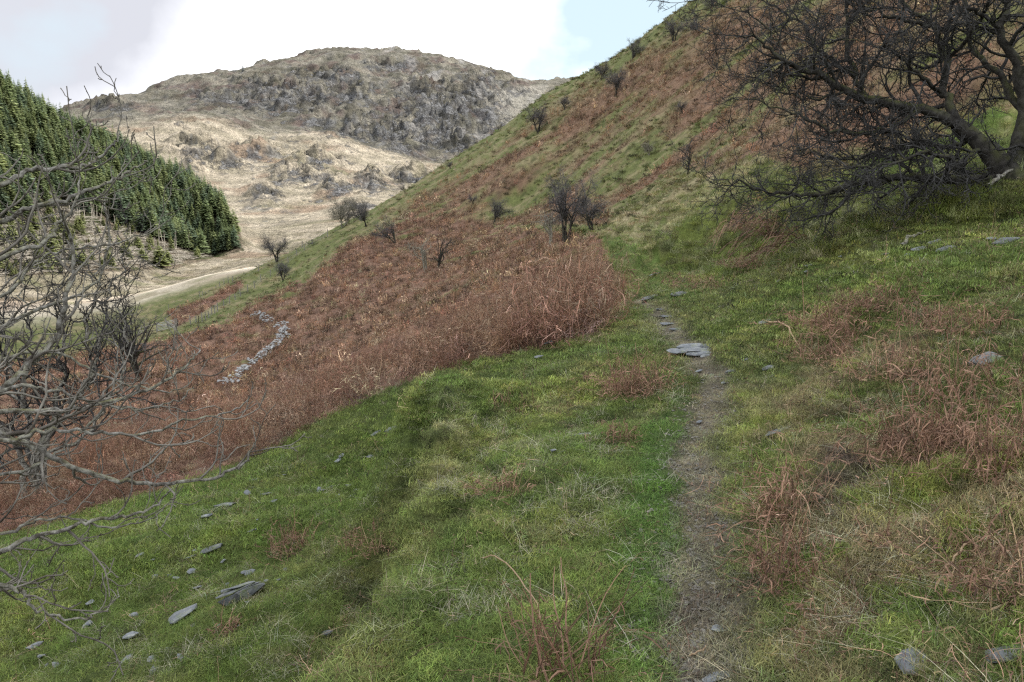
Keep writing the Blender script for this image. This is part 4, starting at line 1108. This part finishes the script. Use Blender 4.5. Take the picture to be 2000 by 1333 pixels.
for k in range(34):
    u = crng.uniform(60, 400); v = np.interp(u, [60, 150, 250, 350, 400], [428, 420, 452, 488, 500]) + crng.uniform(-14, 12)
    p = hit(u, v, 250); o = link('dead_trunk', DT, None, p); o.scale = (1, 1, crng.uniform(.5, 1.05)); o.rotation_euler = (crng.uniform(-.1, .1), crng.uniform(-.12, .12), crng.uniform(0, 6))
    setp(o, 'thin bleached trunk along the ragged lower edge of the plantation', 'dead tree', 'bare trunks along the plantation edge')
for k, (u, v, lab, s) in enumerate(DTP):
    p = hit(u, v, 250); o = link('dead_trunk', DT, None, p); o.scale = (1, 1, s); o.rotation_euler = (crng.uniform(-.12, .12), crng.uniform(-.15, .15) + (.4 if 'tilted' in lab or 'leaning' in lab else 0), crng.uniform(0, 6))
    setp(o, lab, 'dead tree', 'dead trunks on the felled ground')
# brash: countless fallen branches
bm_ = []
for i in range(4):
    b = Tubes()
    for j in range(14):
        a = crng.uniform(0, 6.28); P, rr = grow_branch(np.array([crng.normal(0, 1.5), crng.normal(0, 1.5), crng.uniform(.05, .5)]), np.array([math.cos(a), math.sin(a), crng.uniform(-.05, .25)]), crng.uniform(1, 4.5), .08, .03, 2, crng, .1, 0); b.add(P, rr)
    bm_.append(b.mesh('brash_%d' % i, M_DEAD, 3))
n = 4500; a = crng.uniform(-.64, -.34, n); r = crng.uniform(275, 440, n); x = r * np.sin(a); y = r * np.cos(a); z = H(x, y); u, v = project(x, y, z)
k = in_poly(u, v, FELLED)
scatter('felled_brash', proto_collection('brash', bm_), 4, np.c_[x, y, z][k], crng.uniform(0, 6.28, k.sum()), np.zeros(k.sum()), np.ones((k.sum(), 3)) * .8, np.ones((k.sum(), 3)), 'pale brash of felled branches below the plantation', 'brash', crng)

# ------------------------------------------------------------------ stones
def rock_mesh(name, rng, sx, sy, sz, mat, n=22, box=.5):
    bm = bmesh.new()
    for i in range(n):
        v = nrm(rng.normal(0, 1, 3)); m = np.max(np.abs(v)); v = v / (m * box + (1 - box))
        v = v * rng.uniform(.86, 1.0)
        bm.verts.new((v[0] * sx / 2, v[1] * sy / 2, v[2] * sz / 2))
    r = bmesh.ops.convex_hull(bm, input=bm.verts)
    bmesh.ops.delete(bm, geom=[g for g in r['geom_interior'] if isinstance(g, bmesh.types.BMVert)], context='VERTS')
    bmesh.ops.bevel(bm, geom=list(bm.edges), offset=min(sx, sy, sz) * .05, segments=1, affect='EDGES', clamp_overlap=True)
    me = bpy.data.meshes.new(name); bm.to_mesh(me); bm.free(); me.materials.append(mat)
    return me
rk = np.random.default_rng(61)
ROCKS = [ # u, v, width px, height/width, thickness ratio, material, sink, label
 (1780,1300,58,.9,.22,0,.5,'smooth pale grey slate lying in the grass at the lower right corner'),
 (1402,1236,40,.45,.10,0,.3,'pointed flat grey slate lying on the dirt path nearest the camera'),
 (1925,710,52,.7,.5,1,.4,'blue-grey boulder half sunk in turf at the right among bracken stalks'),
 (1520,845,60,.5,.14,1,.6,'flat grassed-over slate right of the path beyond the tall stalk clump'),
 (1495,634,32,.7,.3,0,.4,'small pale stone at the left end of the dead bracken patch right of path'),
 (1278,538,24,.7,.12,0,.4,'pale flat stone on the green stretch of path'),
 (1237,551,18,.8,.2,0,.4,'small pale stone at the left edge of the green path'),
 (1325,577,40,.6,.25,1,.4,'dark layered stone at the small step across the path'),
 (1270,583,46,.5,.2,1,.5,'brown-grey stone at the left of the step across the path'),
 (1365,729,15,.6,.3,0,.4,'white pebble on the path just below the big slab'),
 (1413,752,13,.6,.3,0,.4,'small light chip in the middle of the path below the slab'),
 (1455,706,14,.6,.3,0,.4,'light chip on the turf right of the big slab'),
 (1366,828,14,.6,.3,0,.4,'little pale stone on the narrow dirt strip'),
 (1427,730,22,.5,.3,1,.4,'dark flat stone at the right of the path bend'),
 (1500,722,26,.5,.3,1,.5,'dark stone set in thin turf right of the path bend'),
 (1966,1285,80,.5,.25,1,.62,'mossy slate with grey top at the bottom right edge'),
 (1400,1330,60,.4,.12,0,.5,'grey slate sunk in the path at the very bottom of the picture'),
 (1965,475,50,.5,.3,0,.4,'pale broken slate in the scrape at the right edge below the large tree'),
 (1935,470,24,.5,.3,0,.4,'smaller slate beside the scrape at the right edge'),
 (1845,490,45,.35,.2,0,.4,'flat light slate at the right end of the stony line under the large tree'),
 (1795,492,30,.5,.3,0,.4,'blue-grey slate standing out in the stony line under the large tree'),
 (1770,502,20,.5,.3,0,.4,'small slate left of the blue-grey one in the stony line'),
 (1730,508,22,.4,.3,0,.4,'low slate at the left part of the stony line'),
 (1825,476,34,.3,.25,1,.4,'thin grey slate above the stony line'),
 (1520,552,20,.4,.3,0,.4,'small pale slate in the turf at the lower end of the stony line'),
 (1575,533,18,.4,.3,1,.4,'dull stone on the turf midway up the stony line'),
 (1082,886,14,.9,.5,0,.4,'upright white stone at the end of the dark crack on the terrace'),
 (1640,505,14,.4,.3,0,.4,'pale chip in the turf below the red bracken bank'),
 (472,1166,92,.7,.30,1,.55,'largest mossy grey rock bulging from the lower left slope'),
 (356,1208,52,1.1,.30,0,.35,'long grey slate tilted downhill left of the largest rock'),
 (255,1246,34,.5,.25,0,.35,'light grey slate with a straight top at the lower left'),
 (262,1207,22,.5,.4,0,.35,'small pale stone above the straight-topped slate'),
 (172,1226,26,.5,.4,0,.35,'small grey stone at the left, level with the long slate'),
 (68,1266,26,.8,.3,0,.35,'narrow pale slate near the left edge'),
 (248,1293,32,.5,.3,0,.35,'pale slate near the bottom left'),
 (300,1314,32,.4,.3,1,.45,'low mossy stone at the bottom left'),
 (638,1241,24,.7,.4,1,.45,'blue-grey stone at the foot of the terrace bank near the bottom'),
 (402,1012,22,.8,.4,0,.35,'bright blue-grey stone in the turf above the middle of the lower slope'),
 (494,1040,18,.9,.35,0,.35,'tilted pale slate left of the bracken tuft in the hollow'),
 (666,894,14,.7,.4,0,.35,'upper white stone of the pair in the hollow'),
 (660,903,15,.6,.4,0,.35,'lower white stone of the pair in the hollow'),
 (690,974,54,.5,.2,1,.45,'flat pale outcrop in the middle of the hollow'),
 (415,1076,48,.6,.2,1,.45,'stony bare outcrop below the blue-grey stone on the lower slope'),
 (373,1092,22,.6,.3,0,.45,'small slate left of the stony bare outcrop'),
 (274,1088,16,.9,.5,0,.45,'pale stone under the ash twig ends'),
 (386,1151,18,.5,.3,0,.45,'small light stone above the largest rock'),
 (440,990,46,.4,.25,1,.5,'dark broken stones along a small scar on the lower slope'),
 (520,968,24,.5,.3,0,.4,'small pale stone in the scar upper end'),
 (770,842,46,.35,.2,1,.45,'grey stone in the scrape at the head of the hollow'),
 (735,850,24,.4,.3,0,.45,'pale stone left of the scrape at the head of the hollow'),
 (1072,674,24,.5,.3,1,.4,'grey stone at the foot of the bracken fringe left of path'),
 (1052,702,22,.5,.3,1,.4,'dull stone on the turf just below the bracken fringe'),
 (1135,856,46,.3,.2,1,.5,'dark crumbled stone in the crack on the terrace'),
]
for u, v, w, hr, th, mi, sink, lab in ROCKS:
    p = hit(u, v); d = math.hypot(p[0], p[1]); W_ = w / F * math.hypot(d, EYE - p[2])
    big = lab.startswith('largest'); th *= .7 if big else .8
    me = rock_mesh('stone', rk, W_, W_ * (.75 if big else min(1.4, hr * 1.3)), W_ * th, [M_SLATE, M_SLATE_M][mi], 26, .55)
    o = link('stone', me, None, (p[0], p[1], p[2] + W_ * th * (.5 - sink) + (.014 if d < 16 else 0)))
    e = .25; gx = float(base_height(p[0] + e, p[1]) - base_height(p[0] - e, p[1])) / (2 * e); gy = float(base_height(p[0], p[1] + e) - base_height(p[0], p[1] - e)) / (2 * e)
    gx = max(-.35, min(.35, gx)); gy = max(-.35, min(.35, gy))
    o.rotation_mode = 'QUATERNION'; from mathutils import Quaternion
    o.rotation_quaternion = Vector((0, 0, 1)).rotation_difference(Vector((-gx, -gy, 1))) @ Quaternion((0, 0, 1), rk.uniform(-.4, .4) if w > 40 else rk.uniform(0, 6)) @ Quaternion((1, 0, 0), rk.uniform(-.12, .12))
    if big:
        for q in range(3):
            ly = link('rock_layer', rock_mesh('rock_layer', rk, W_ * rk.uniform(.6, .85), W_ * rk.uniform(.35, .55), W_ * .07, M_SLATE_M, 20, .7), o, (rk.uniform(-.1, .1) * W_, rk.uniform(-.12, .12) * W_, W_ * (.08 + .045 * q)))
            ly.rotation_euler = (rk.uniform(-.08, .08), rk.uniform(-.1, .1), rk.uniform(-.5, .5))
    setp(o, lab, 'stone', 'loose stones in the turf')
# layered slab across the path
def slab():
    p = hit(1362, 690); root = empty('path_slab', p, label='broad layered pale slate slab crossing the path', cat='stone')
    for k, (dx, dy, w, d, z, a) in enumerate([(0,0,.50,.34,.03,.1),(.04,-.16,.44,.12,.02,-.05),(-.05,.18,.40,.16,.045,.15),(-.22,-.04,.20,.22,.025,.3),(.14,.08,.2,.2,.055,.0),(.10,-.25,.26,.08,.01,.0)]):
        o = link('slate_layer', rock_mesh('slate_layer', rk, w, d, .05, M_SLATE, 26, .8), root, (dx, dy, z)); o.rotation_euler = (0, -.04, a)
    for k in range(3):
        q = hit(1300 + rk.uniform(-14, 14), 628 + k * 9 + rk.uniform(-4, 4))
for k, (u, v, w, lab) in enumerate([(1303,620,36,'upper thin slate step in the stony stretch of path'),(1310,634,44,'middle thin slate step in the stony stretch of path'),(1322,645,34,'lowest thin slate step in the stony stretch of path'),(1293,606,26,'small slate at the head of the stony stretch of path')]):
    p = hit(u, v); W_ = w / F * math.hypot(p[0], p[1]); o = link('stone', rock_mesh('stone', rk, W_, W_ * .55, .035, M_SLATE, 24, .8), None, (p[0], p[1], p[2] + .008))
    setp(o, lab, 'stone', 'slates set in the path')
slab()
# gravel on the bare path
M_GRIT = mat_rock('path_grit_stone', (.10, .09, .075), (.24, .225, .20), moss=(.16, .13, .09), sc=60)
gm = [rock_mesh('grit_%d' % i, rk,   .020, .014, .007, M_GRIT, 10) for i in range(5)]
x, y, r = sector(60000, 1.7, 13, .4); pd, _ = path_dist(x, y); k = (pd < .34) & (rg.uniform(0, 1, len(x)) < np.exp(-(pd / .2) ** 2))
x, y = x[k], y[k]; n = len(x); print('grit', n)
s = rg.uniform(.4, 1.6, n) ** 1.5
scatter('path_grit', proto_collection('grit', gm), 5, np.c_[x, y, H(x, y) + .003], rg.uniform(0, 6.28, n), rg.uniform(0, .4, n), np.c_[s, s, s], np.ones((n, 3)), 'slate chips and grit scattered on the trodden path', 'gravel', rg)

x, y, r = sector(6000, 4, 15, .62); z = H(x, y); u, v = project(x, y, z)
k = in_poly(u, v, [(60,1333),(120,1180),(330,1010),(560,900),(760,830),(790,880),(690,1000),(560,1120),(420,1333)]) & (rg.uniform(0, 1, len(x)) < .22 * sst(-.05, .3, fbm(x * .9, y * .9, 3, 99)))
k2 = (u > 1450) & (v > 480) & (v < 560) & (rg.uniform(0, 1, len(x)) < .02)
k = k | k2; n = int(k.sum()); sc_ = rg.uniform(1.2, 5.5, n) * (r[k] / 8) ** .5
cm = [rock_mesh('chip_%d' % i, rk, .022, .016, .007, M_SLATE, 12, .7) for i in range(6)]
scatter('slate_chips', proto_collection('chips', cm), 6, np.c_[x[k], y[k], z[k] + .012], rg.uniform(0, 6.28, n), rg.uniform(0, .35, n), np.c_[sc_, sc_, sc_ * .9], np.ones((n, 3)), 'small slate fragments strewn down the lower left bank and along the stony line', 'stones', rg)

# ------------------------------------------------------------------ dry stone wall ruins
def stone_wall(px, nm, lab, height, per):
    pl = [hit(u, v, 45) for u, v in px]; base = pl[0]
    root = empty('stone_wall', base, label=lab, cat='wall')
    protos = [rock_mesh('wall_stone', rk, .36, .26, .17, M_WALLST, 14) for _ in range(6)]
    cnt = 0
    for i in range(len(pl) - 1):
        a, b = pl[i], pl[i + 1]; L = np.linalg.norm(b[:2] - a[:2]); n = int(L * per); dr = (b - a)[:2] / L; nn = np.array([-dr[1], dr[0]])
        for j in range(n):
            t = (j + rk.uniform(0, 1)) / n; wv = rk.normal(0, .25); q = a[:2] + (b - a)[:2] * t + nn * wv
            z = float(H(q[0], q[1])) + .20 + max(0, rk.uniform(0, height) * (1 - abs(wv) / .8))
            o = link('stone', protos[int(rk.integers(0, 6))], root, np.array([q[0], q[1], z]) - base)
            s = rk.uniform(.4, 1.25) ** 1.1; o.scale = (s * rk.uniform(.7, 1.3), s, s * rk.uniform(.7, 1.2)); o.rotation_euler = tuple(rk.uniform(-.4, .4, 2)) + (rk.uniform(0, 6.28),); cnt += 1
    print(nm, cnt)
stone_wall([(436,758),(470,738),(505,708),(530,690),(548,672),(556,655),(552,643),(545,640)], 'wall', 'curving tumbled wall of pale stones crossing the lower bracken slope', .6, 11)
stone_wall([(528,638),(516,628),(500,620),(488,624)], 'wall2', 'short heap of grey wall stones above the end of the curving wall', .7, 10)

# ------------------------------------------------------------------ fences and gate
def fence(px, nm, lab, gapm, ph, wires=5):
    pl = [hit(u, v, 95) for u, v in px]; base = pl[0]
    root = empty('wire_fence', base, label=lab, cat='fence')
    pt = Tubes(); pt.add([(0, 0, -.3), (0, 0, ph * .5), (0, 0, ph)], [.075, .07, .06]); PM = pt.mesh('post', M_POST, 6)
    posts = []; carry = 0
    for i in range(len(pl) - 1):
        a, b = pl[i], pl[i + 1]; L = np.linalg.norm(b[:2] - a[:2]); n = max(1, int(round(L / gapm)))
        for j in range(n):
            q = a[:2] + (b - a)[:2] * j / n; posts.append(np.array([q[0], q[1], float(H(q[0], q[1]))]))
    posts.append(pl[-1])
    for p in posts:
        o = link('post', PM, root, p - base); o.rotation_euler = (rk.uniform(-.06, .06), rk.uniform(-.06, .06), 0)
    for k in range(wires):
        w = Tubes(); w.add([p - base + np.array([0, 0, ph * (.12 + .8 * k / (wires - 1))]) for p in posts], [.010] * len(posts)); link('wire', w.mesh('wire', M_WIRE, 3), root)
    print(nm, len(posts))
fence([(346,640),(372,634),(395,630),(425,608),(470,580),(510,552),(545,528),(580,500),(610,480),(640,464)], 'f1', 'wire fence with grey posts running up the green edge of the spur', 3.2, 1.2)
fence([(330,606),(390,580),(455,553),(505,530),(545,508),(590,485),(640,460)], 'f2', 'second line of old fence posts on the outer edge of the spur', 5., 1.3, 3)
def gate():
    a = hit(343, 641, 95); d = np.array([-2.9, .9, 0]); root = empty('field_gate', a, label='grey metal field gate at the lower end of the wire fence', cat='gate')
    b = np.array([d[0], d[1], float(H(a[0] + d[0], a[1] + d[1])) - a[2]])
    for k in range(6):
        t = Tubes(); z = .15 + k * .19; t.add([np.array([0, 0, z]), b + np.array([0, 0, z])], [.03, .03]); link('rail', t.mesh('rail', M_GATE, 6), root)
    for e in (np.zeros(3), b):
        t = Tubes(); t.add([e + np.array([0, 0, -.2]), e + np.array([0, 0, 1.3])], [.09, .08]); link('gatepost', t.mesh('gatepost', M_POST, 7), root)
    t = Tubes(); t.add([np.array([0, 0, .15]), b + np.array([0, 0, 1.1])], [.025, .025]); link('brace', t.mesh('brace', M_GATE, 6), root)
gate()
# cairn on the skyline
def cairn():
    p = hit(475, 141, 1200); root = empty('cairn', p, label='tiny dark cairn standing on the left skyline ridge of the mountain', cat='cairn')
    for k in range(7):
        o = link('stone', rock_mesh('stone', rk, 7 - k * .7, 6 - k * .6, 2.6, M_SLATE_M, 16), root, (rk.uniform(-.5, .5), rk.uniform(-.5, .5), .8 + k * 1.7))
cairn()

# ------------------------------------------------------------------ nearest bracken tufts, each its own thing
TUFTS = [ # u, v base, height px, radius m, stems, label
 (1085,1318,235,.17,36,'tall tuft of bare orange-brown stalks at the bottom edge left of the path'),
 (1545,1010,190,.20,30,'upright clump of brown stalks right of the path, nearest middle'),
 (1560,1130,150,.22,30,'low brown bracken heap with one tall stem right of the path'),
 (1800,880,170,.30,34,'broad clump of thick broken stalks on the right, tallest in the turf'),
 (1900,880,150,.26,22,'red-brown stalk clump between the broad one and the right edge'),
 (1985,930,200,.24,22,'dense bracken clump cut by the right edge at mid height'),
 (1980,1150,170,.22,20,'dark bracken clump cut by the right edge lower down'),
 (1240,760,110,.34,46,'rounded red-brown bracken tuft on the turf left of the slab'),
 (1215,860,70,.16,14,'few thin stalks in front of the rounded tuft left of path'),
 (980,960,80,.16,16,'thin reddish stalks standing on the terrace near the bank edge'),
 (1660,640,90,.55,60,'wide patch of dead bracken in bright turf right of the path'),
 (1740,600,70,.4,40,'bracken tuft at the right end of the wide patch'),
 (1870,640,90,.4,40,'loose bracken stalks behind the blue-grey boulder'),
 (1650,700,110,.4,40,'spindly standing stalks below the wide bracken patch'),
 (1780,740,110,.36,30,'tall thin stalks in green moss at the right'),
 (1940,780,140,.34,34,'tangle of tall stalks in front of the blue-grey boulder'),
 (580,1070,70,.26,34,'small brown bracken tuft lying in the hollow'),
 (740,1060,50,.30,26,'dark mat of dead stalks at the foot of the terrace bank'),
 (450,1240,60,.14,12,'little reddish stalks below the largest rock'),
 (1620,1240,90,.12,8,'short brown stubs right of the path near the bottom'),
 (1740,1060,60,.10,6,'two dark short stubs in the turf on the right'),
 (1400,555,30,.9,60,'low brown bracken along the foot of the mossy bank'),
 (1500,520,40,.9,60,'brown bracken band rising from the foot of the mossy bank'),
 (1010,800,60,.3,16,'sparse stalks on the terrace below the bracken fringe'),
 (1380,1010,30,.08,4,'single fallen stalk tuft on the path edge'),
]
trng = np.random.default_rng(81)
for u, v, hp, rad, ns, lab in TUFTS:
    p = hit(u, min(v, 1325)) if v < 1333 else hit(u, 1325)
    d = math.hypot(p[0], p[1]); h = hp / F * math.hypot(d, EYE - p[2])
    near = u > 1400 and 790 < v < 1200; ns2 = int(ns * (1.7 if near else 1.25)); rad *= .8 if near else .9
    dense = ns > 25
    m1 = bracken_clump('stalks', trng, max(3, int(ns2 * .8)), rad * .8, h * .45, h * 1.05, M_STRAW if trng.uniform() < .2 else M_BRACK_N, .12 if v > 1300 else .3, (.0075 if v > 1300 else .0042) + .0003 * d, .12 if v > 1300 else .4, .5)
    m2 = bracken_clump('fronds', trng, int(ns2 * (.8 if v > 1300 else 2.4)), rad * 1.1, h * .35, h * .95, M_BRACK_N, 1.05, .0032 + .0003 * d, 1.7, .7)
    root = empty('bracken_tuft', p, label=lab, cat='bracken', group='dead bracken tufts in the turf')
    link('stalks', m1, root); link('fronds', m2, root)
# collapsed red bracken hanging on the mossy bank
def hang(u, v, n, lab):
    p = hit(u, v); st = []
    for i in range(n):
        L = trng.uniform(.5, 1.6); P = [np.array([trng.normal(0, .35), trng.normal(0, .3), 0])]
        q = hit(u + trng.normal(0, 22), v + trng.normal(0, 10)) - p; cur = q.copy(); d = np.array([-.75, -.35, 0.]) + trng.normal(0, .18, 3)
        pts = []
        for k in range(7):
            pts.append(cur.copy()); cur = cur + nrm(d) * L / 6; cur[2] = float(H(p[0] + cur[0], p[1] + cur[1])) - p[2] + .25 * math.sin(k / 6 * 3.1) + trng.uniform(0, .2)
        s2 = nrm(trng.normal(0, 1, 3)); st.append((np.array(pts), np.full(7, .014), s2, np.clip(trng.normal(.3, .2), 0, 1)))
    o = link('fallen_bracken', ribbon_mesh('fallen_bracken', st, M_BRACK_N), None, p); setp(o, lab, 'bracken', 'collapsed bracken on the mossy bank')
hang(1500, 425, 170, 'dark red-brown mass of collapsed bracken hanging down the mossy bank')
hang(1545, 462, 90, 'smaller red-brown bracken swag right of the hanging mass on the mossy bank')
# long straw stalks lying about, and fallen sticks
def stalk(nm, pts, r, mat, lab, cat):
    W = []
    for u, v, dz in pts: q = hit(u, v); q[2] += dz; W.append(q)
    W = np.array(W); b = W[0].copy(); P, rr = smooth_line(W - b, [r, r * .8, r * .4], 5, trng, r * .6)
    t = Tubes(); t.add(P, rr); o = link(nm, t.mesh(nm, mat, 5), None, b)
    a = o.data.attributes.new('shade', 'FLOAT', 'POINT'); a.data.foreach_set('value', np.full(len(o.data.vertices), .6, np.float32))
    setp(o, lab, cat, 'stalks and sticks lying on the turf')
stalk('fallen_stalk', [(2000,1190,.05),(1900,1225,.02),(1830,1245,.02),(1780,1248,.01)], .005, M_STRAW, 'long pale stalk sloping down from the right edge near the bottom', 'stalk')
stalk('fallen_stalk', [(1890,1085,.05),(1850,1120,.02),(1812,1152,.01)], .005, M_STRAW, 'straight straw-coloured stalk on the turf at the right', 'stalk')
stalk('fallen_stalk', [(1635,1176,.01),(1700,1180,.01),(1780,1172,.01)], .003, M_STRAW, 'thin straight stalk lying level right of the path', 'stalk')
stalk('fallen_stalk', [(1490,630,.02),(1530,655,.10),(1562,682,.01)], .012, M_STRAW, 'slanting stick left of the wide bracken patch', 'stick')
stalk('fallen_stalk', [(1345,1290,.01),(1370,1288,.03),(1380,1272,.02)], .004, M_STRAW, 'short forked stalk on the path near the bottom', 'stalk')
stalk('fallen_stalk', [(1500,1100,.02),(1560,1085,.06),(1590,1060,.05)], .003, M_STRAW, 'bent stalk rising from the low bracken heap', 'stalk')
stalk('fallen_stalk', [(940,1090,.0),(975,1140,.12),(1040,1210,.10),(1060,1240,.0)], .004, M_STRAW, 'long leaning straw stalk behind the tall tuft at the bottom', 'stalk')
stalk('fallen_branch', [(1760,487,.03),(1785,470,.06),(1812,458,.03)], .025, M_ASH, 'pale broken branch lying on the shaded turf below the large tree', 'branch')
stalk('fallen_branch', [(1915,410,.03),(1950,385,.05),(1995,372,.04)], .03, M_HAW, 'dark fallen branch beside the foot of the large tree', 'branch')
stalk('fallen_branch', [(1930,372,.05),(1955,358,.1),(1998,340,.1)], .03, M_ASH, 'broken branch with a torn pale end under the large tree', 'branch')
